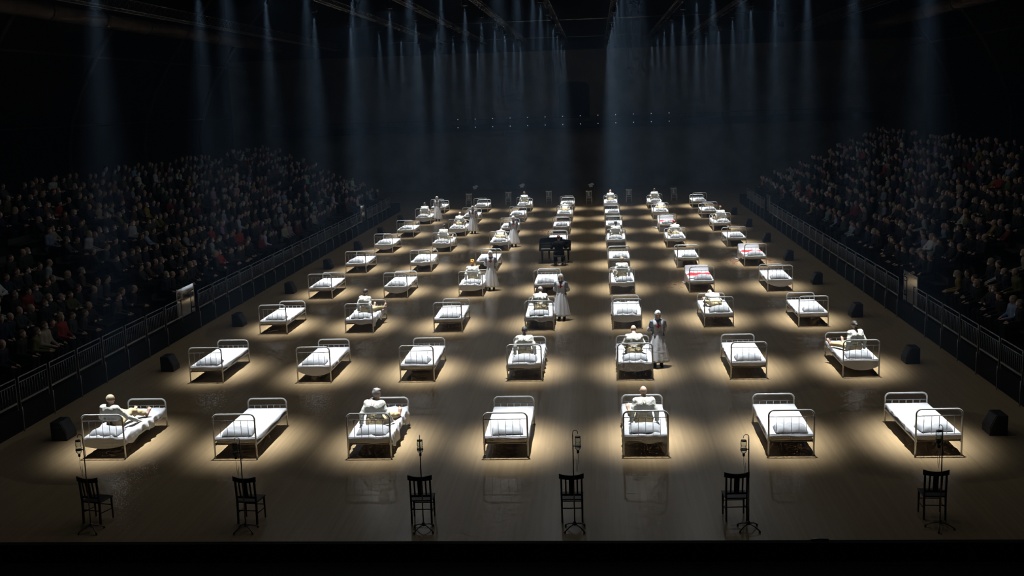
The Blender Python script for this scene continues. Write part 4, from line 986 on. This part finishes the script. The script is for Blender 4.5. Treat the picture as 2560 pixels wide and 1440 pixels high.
for x, y in ((-0.62, 0.30), (0.62, 0.30), (-0.35, 1.62)):
    lg = MB().tube([(x, y, 0.66), (x, y, 0.55), (x, y, 0.12)], [0.075, 0.06, 0.035], 8).obj('leg', 'piano_black', pn, True)
    MB().lathe([(0.02, 0.0), (0.045, 0.02), (0.045, 0.07), (0.02, 0.12)], 10, (x, y, 0)).obj('caster', 'brass', lg, True)
ly = MB().tube([(-0.06, 0.42, 0.66), (-0.09, 0.40, 0.30), (-0.07, 0.38, 0.10)], 0.016, 6); ly.tube([(0.06, 0.42, 0.66), (0.09, 0.40, 0.30), (0.07, 0.38, 0.10)], 0.016, 6); ly.box(-0.12, 0.12, 0.34, 0.42, 0.06, 0.12)
ly = ly.obj('pedal_lyre', 'piano_black', pn)
for x in (-0.05, 0, 0.05): MB().box(x - 0.012, x + 0.012, 0.24, 0.36, 0.05, 0.065).obj('pedal', 'brass', ly)
sl = empty('piano_stool', (0.28, 28.25, 0)); tag(sl, 'black padded piano stool under the pianist', 'stool')
MB().box(-0.28, 0.28, -0.17, 0.17, 0.42, 0.49).obj('seat', 'black_leather', sl, False, 0.02)
for sx in (-1, 1):
    for sy in (-1, 1): MB().tube([(sx * 0.24, sy * 0.13, 0.43), (sx * 0.26, sy * 0.15, 0.0)], [0.024, 0.016], 8).obj('leg', 'piano_black', sl, True)
pb, ps, pt, phc, pHR = human('pianist', (0, 0, 0.60), lean=0.14, hpitch=0.18, knees=[(-0.16, 0.45, 0.56), (0.16, 0.45, 0.56)], ankles=[(-0.17, 0.46, 0.10), (0.14, 0.52, 0.10)], toes=[(-0.05, 1, -0.15), (0.05, 1, -0.15)], ups=[(0, 0, 1)] * 2,
                             elbows=[(-0.34, 0.12, 0.84), (0.34, 0.12, 0.84)], wrists=[(-0.30, 0.46, 0.80), (0.26, 0.46, 0.80)], hdirs=[(0.1, 1, -0.25), (-0.1, 1, -0.25)], cell=0.013, shirt_len=-0.12)
pp = mesh_obj('person', pb, None, (0.26, 28.25, 0.0), 0.0); tag(pp, 'pianist in black with reddish hair playing the grand piano', 'person')
for n_, me_ in (('jacket', ps), ('trousers', pt)):
    me_.materials.clear(); me_.materials.append(MAT['black_cloth']); mesh_obj(n_, me_, pp)
h = mesh_obj('hair', hair_of('crop', 'hair_red'), pp, tuple(phc)); h.rotation_euler = Matrix(pHR.tolist()).to_euler()
Sh = Field()
for x, y in ((-0.17, 0.46), (0.14, 0.52)): Sh.cap((x, y, 0.12), (x, y - 0.02, 0.06), 0.055, 0.05, 0.03); Sh.cap((x, y - 0.02, 0.05), (x * 1.05, y + 0.17, 0.035), 0.048, 0.036, 0.03)
mesh_obj('shoes', Sh.mesh('shoes', 0.013, 'black_leather', cut=lambda X, Y, Z: 0.004 - Z), pp)

# ================================================================== CHAIRS
def chair(material):
    t = empty('wooden_chair'); T = {}
    w = 0.205; sh_ = 0.45
    for sx in (-1, 1):
        MB().prism([(-0.19, 0.0), (-0.155, 0.0), (-0.135, 0.45), (-0.175, 0.93), (-0.205, 0.93), (-0.170, 0.45)], 'x', sx * 0.185 - 0.016, sx * 0.185 + 0.016).obj('back_post', material, t)
        MB().tube([(sx * 0.19, 0.20, 0.44), (sx * 0.19, 0.21, 0.0)], [0.021, 0.015], 8).obj('leg', material, t, True)
        MB().tube([(sx * 0.19, -0.165, 0.22), (sx * 0.19, 0.205, 0.20)], 0.010, 6).obj('stretcher', material, t, True)
    MB().prism([(-0.20, -0.17), (-0.215, 0.23), (0.215, 0.23), (0.20, -0.17)], 'z', 0.425, 0.455).obj('seat', material, t, False, 0.006)
    MB().tube([(-0.19, 0.205, 0.27), (0.19, 0.205, 0.27)], 0.010, 6).obj('stretcher', material, t, True)
    MB().tube([(-0.19, -0.16, 0.27), (0.19, -0.16, 0.27)], 0.010, 6).obj('stretcher', material, t, True)
    n = 10; ct = []
    for i in range(n + 1):
        u = -1 + 2 * i / n; ct.append((u * 0.225, -0.195 - 0.03 * (1 - u * u), 0.02 * u * u))
    cm = MB()
    vs_ = []
    for x, y, dz in ct: vs_ += [(x, y - 0.010, 0.85 + dz), (x, y + 0.010, 0.85 + dz), (x, y + 0.004, 0.935 + dz * 1.6), (x, y - 0.016, 0.935 + dz * 1.6)]
    fs_ = []
    for i in range(n):
        a = i * 4; b2 = a + 4
        for k in range(4): fs_.append((a + k, a + (k + 1) % 4, b2 + (k + 1) % 4, b2 + k))
    fs_ += [(0, 3, 2, 1), (n * 4, n * 4 + 1, n * 4 + 2, n * 4 + 3)]
    cm.add(vs_, fs_); cm.obj('crest_rail', material, t)
    MB().box(-0.185, 0.185, -0.175, -0.155, 0.52, 0.56).obj('lower_rail', material, t)
    for x, ww in ((-0.105, 0.014), (0.105, 0.014), (0.0, 0.048)):
        MB().prism([(-0.172, 0.55), (-0.158, 0.55), (-0.205, 0.87), (-0.219, 0.87)], 'x', x - ww, x + ww).obj('slat', material, t)
    return t
ch0 = chair('dark_wood'); first = True
for i, (x, y, rz) in enumerate(((-7.52, -3.68, -0.20), (-4.52, -3.72, -0.10), (-1.27, -3.70, 0.02), (1.50, -3.68, 0.02), (4.46, -3.66, 0.04), (7.97, -3.62, -0.04))):
    t = ch0 if first else copy_tree(ch0); first = False
    t.location = (x, y, 0); t.rotation_euler = (0, 0, rz); t.scale = (1, 1, 0.97)
    tag(t, 'dark wooden chair with slatted back in the foreground, %s of six' % ['leftmost', 'second from left', 'third from left', 'third from right', 'second from right', 'rightmost'][i], 'chair', 'dark chairs in the foreground')
ch1 = chair('pale_wood'); first = True
for i, (x, y) in enumerate(((-7.41, 59.3), (-4.52, 60.0), (-1.48, 59.9), (1.50, 59.1), (4.42, 59.5), (7.73, 59.8))):
    t = ch1 if first else copy_tree(ch1); first = False
    t.location = (x, y, 0); t.rotation_euler = (0, 0, PI + random.uniform(-0.1, 0.1))
    tag(t, 'pale wooden chair facing the viewer beyond the last beds, %s of six' % ['leftmost', 'second from left', 'third from left', 'third from right', 'second from right', 'rightmost'][i], 'chair', 'pale chairs behind the last beds')
# coat racks with pale garments farther back
def rack(x, y, label):
    t = empty('clothes_stand', (x, y, 0)); tag(t, label, 'clothes stand', 'clothes stands')
    for sx in (-1, 1):
        MB().tube([(sx * 0.26, 0, 0.0), (sx * 0.26, 0, 1.20)], 0.014, 6).obj('upright', 'iv_metal', t, True)
        MB().tube([(sx * 0.26, -0.2, 0.015), (sx * 0.26, 0.2, 0.015)], 0.014, 6).obj('foot', 'iv_metal', t, True)
    MB().tube([(-0.28, 0, 1.20), (0.28, 0, 1.20)], 0.014, 6).obj('top_bar', 'iv_metal', t, True)
    g_ = Field(); g_.cap((-0.16, 0, 1.16), (0.16, 0, 1.18), 0.06, 0.075, 0.05); g_.cap((0.02, 0, 1.22), (0.10, 0, 1.26), 0.06, 0.05, 0.05); g_.cap((-0.1, -0.03, 1.02), (0.06, -0.03, 1.05), 0.06, 0.07, 0.05)
    o = mesh_obj('folded_garment', g_.mesh('folded_garment', 0.02, 'apron', fold=0.01), None, (x, y, 0.0)); tag(o, 'pale garment hung over the ' + label.replace('metal ', ''), 'garment', 'hung garments')
rack(-7.3, 63.1, 'metal clothes stand behind the leftmost pale chair'); rack(-3.7, 63.6, 'metal clothes stand between the left pale chairs'); rack(1.65, 62.2, 'metal clothes stand behind the central pale chair')

# ================================================================== INFUSION STANDS
def iv_stand():
    t = empty('infusion_stand')
    MB().tube([(0, 0, 0.10), (0, 0, 1.70)], [0.012, 0.009], 8).obj('pole', 'iv_metal', t, True)
    MB().lathe([(0.02, 0.08), (0.03, 0.10), (0.03, 0.14), (0.014, 0.16)], 10).obj('hub', 'iv_metal', t, True)
    for k in range(4):
        a = PI / 4 + k * PI / 2
        l_ = MB().tube([(0.02 * math.cos(a), 0.02 * math.sin(a), 0.11), (0.13 * math.cos(a), 0.13 * math.sin(a), 0.085), (0.24 * math.cos(a), 0.24 * math.sin(a), 0.03)], 0.011, 6).obj('leg', 'iv_metal', t, True)
        MB().lathe([(0.010, 0.0), (0.018, 0.008), (0.018, 0.024), (0.008, 0.034)], 8, (0.24 * math.cos(a), 0.24 * math.sin(a), 0)).obj('caster', 'rubber', l_, True)
    MB().tube([(0, 0, 1.69), (0, 0, 1.74)] + [(0.045 - 0.045 * math.cos(q), 0, 1.74 + 0.035 * math.sin(q)) for q in np.linspace(0.3, PI, 7)] + [(0.092, 0, 1.715)], 0.006, 6).obj('hook', 'iv_metal', t, True)
    cl = MB().tube([(0, 0, 1.50), (0.03, 0, 1.50)], 0.008, 6); cl.lathe([(0.056, 1.49), (0.060, 1.49), (0.060, 1.51), (0.056, 1.51)], 14, (0.088, 0, 0))
    cl.obj('clamp_ring', 'iv_metal', t, True)
    bt = MB().lathe([(0.018, 1.405), (0.026, 1.43), (0.050, 1.46), (0.055, 1.49), (0.055, 1.545), (0.046, 1.553), (0.046, 1.565), (0.055, 1.573), (0.055, 1.635), (0.048, 1.65), (0.03, 1.655)], 16, (0.088, 0, 0)).obj('bottle', 'bottle_glass', t, True)
    MB().lathe([(0.050, 1.652), (0.050, 1.672), (0.03, 1.676)], 14, (0.088, 0, 0)).obj('bottle_lid', 'iv_metal', bt, True)
    MB().lathe([(0.012, 1.37), (0.021, 1.38), (0.022, 1.42), (0.014, 1.425)], 12, (0.088, 0, 0)).obj('stopper', 'rubber', bt, True)
    MB().tube([(0.088, 0, 1.37), (0.09, 0.01, 1.25), (0.075, 0.02, 1.12), (0.06, 0.015, 1.03), (0.052, 0.01, 1.10), (0.058, 0.0, 1.25)], 0.0035, 5).obj('drip_tube', 'pale_wood', t, True)
    return t
iv0 = iv_stand(); first = True
IVP = ((-7.40, 0.35, 1.05, PI, 'behind the leftmost dark chair'), (-4.47, 0.0, 1.0, PI, 'at the second dark chair from left'), (-1.18, 0.0, 1.0, 1.7, 'at the third dark chair from left'), (1.555, 0.0, 1.04, 0.0, 'at the third dark chair from right'), (4.63, 0.0, 0.98, PI, 'at the second dark chair from right'), (7.93, 0.0, 1.05, 2.0, 'at the rightmost dark chair'))
for i, (x, dy, sc, rz, lab) in enumerate(IVP):
    t = iv0 if first else copy_tree(iv0); first = False
    t.location = (x, -4.22, 0); t.rotation_euler = (0, 0, rz); t.scale = (1, 1, sc)
    tag(t, 'old metal infusion stand with glass bottle ' + lab, 'infusion stand', 'infusion stands in the foreground')

# ================================================================== STAGE MONITORS BESIDE THE BEDS
def monitor():
    t = empty('floor_speaker')
    MB().prism([(-0.20, 0.0), (0.19, 0.0), (0.19, 0.14), (0.04, 0.45), (-0.20, 0.45)], 'y', 0.0, 0.52).obj('cabinet', 'speaker_black', t, False, 0.012)
    MB().prism([(0.180, 0.16), (0.190, 0.165), (0.056, 0.442), (0.046, 0.438)], 'y', 0.03, 0.49).obj('grille', 'grille', t)
    MB().tube([(-0.08, -0.006, 0.33), (-0.06, -0.03, 0.35), (0.0, -0.03, 0.35), (0.02, -0.006, 0.33)], 0.010, 6).obj('handle', 'grille', t, True)
    return t
mo0 = monitor(); first = True
for sx, nm in ((-1, 'left'), (1, 'right')):
    for r in range(8):
        t = mo0 if first else copy_tree(mo0); first = False
        y = BED[r][0 if sx < 0 else 6][1] + 1.32
        t.location = (sx * 10.78, y, 0); t.rotation_euler = (0, 0, 0 if sx < 0 else PI)
        if sx > 0: t.location = (sx * 10.78, y + 0.52, 0)
        tag(t, 'black wedge speaker on the floor by the %s bed of the %s' % ('leftmost' if sx < 0 else 'rightmost', ROWN[r]), 'speaker', 'floor speakers')
